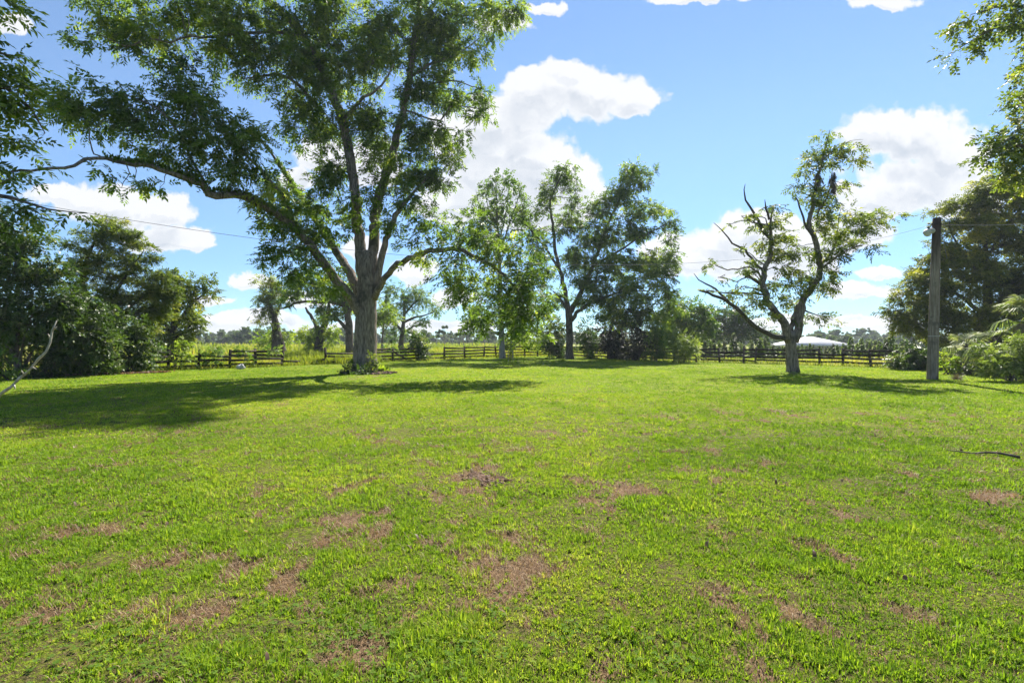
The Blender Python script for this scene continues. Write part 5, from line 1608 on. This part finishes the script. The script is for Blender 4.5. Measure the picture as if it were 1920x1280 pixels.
fprot = []
for i in range(6):
    pine = i >= 4
    V, T = far_tree_mesh(1.0, .34 if pine else .85, pine)
    fprot.append((V, T, pine))
# the mass of the wood
VV, TT = [], []
for i in range(620):
    V, T, pine = fprot[rng.integers(0, 6)]
    az = rng.uniform(-1.12, 1.12)
    d = rng.uniform(215, 330)
    h = rng.uniform(4.8, 8.2)
    a = rng.uniform(0, 6.28)
    ca, sa = math.cos(a), math.sin(a)
    W = V.copy()
    W[..., 0], W[..., 1] = (V[..., 0] * ca - V[..., 1] * sa), (V[..., 0] * sa + V[..., 1] * ca)
    W = W * h
    W[..., 0] += az * d
    W[..., 1] += d
    VV.append(W)
    TT.append(T)
o = leaves_obj('woodland', (np.concatenate(VV), np.concatenate(TT)), M['far'], None)
tag(o, 'long hazy line of woodland on the horizon', 'woodland', kind='stuff')
# single trees in front of it
fsrc = {}
cnt = 0
for (px, d, h, k) in [(300 + i * 21 + rng.uniform(-8, 8), rng.uniform(160, 200), rng.uniform(4.5, 7.0), rng.integers(0, 4)) for i in range(11)] + \
        [(820 + i * 13 + rng.uniform(-4, 4), rng.uniform(130, 150), rng.uniform(4.8, 6.8), 4 + i % 2) for i in range(18)] + \
        [(545 + i * 26, rng.uniform(170, 200), rng.uniform(3.8, 5.5), rng.integers(0, 4)) for i in range(6)] + \
        [(1440 + i * 19 + rng.uniform(-6, 6), rng.uniform(130, 160), rng.uniform(4.0, 5.6), rng.integers(0, 4)) for i in range(17)]:
    p = P(px, HY, d)
    z = float(terrain(p[0], p[1]))
    if k not in fsrc:
        V, T, pine = fprot[k]
        o = empty('far_tree', (0, 0, 0))
        leaves_obj('crown', (V, T), M['far'], o)
        tb = Tubes()
        tb.tube([(0, 0, -.02), (.01, 0, .4), (0, 0, .8)], [.028, .02, .008], 6, .05)
        tb.build('trunk', M['bark_pale' if pine else 'bark_dark'], o)
        fsrc[k] = o
    else:
        src = fsrc[k]
        o = src.copy()
        COL.objects.link(o)
        for ch in src.children:
            c2 = ch.copy()
            COL.objects.link(c2)
            c2.parent = o
    o.location = (p[0], p[1], z - .1)
    o.scale = (h, h, h)
    o.rotation_euler = (0, 0, rng.uniform(0, 6.28))
    if k >= 4:
        tag(o, 'thin pale trunked tree in the distant grove behind the far fence corner', 'tree', 'thin trees of the distant grove')
    else:
        tag(o, 'distant broadleaf tree standing before the horizon woodland', 'tree', 'distant trees in front of the woodland')


# ------------------------------------------------------------------ the air
def haze():
    tb = Tubes()
    tb.box((0, 195, 17), (460, 0, 0), (0, 215, 0), (0, 0, 20))
    m = bpy.data.materials.new('air')
    m.use_nodes = True
    t = m.node_tree
    t.nodes.clear()
    N = NT(t)
    v = N.n('ShaderNodeVolumePrincipled')
    v.inputs['Color'].default_value = (.80, .88, 1.0, 1)
    v.inputs['Density'].default_value = .00035
    v.inputs['Anisotropy'].default_value = .2
    o = N.n('ShaderNodeOutputMaterial')
    N.link(v.outputs[0], o.inputs['Volume'])
    tag(tb.build('haze', m, smooth=False), kind='stuff')


haze()
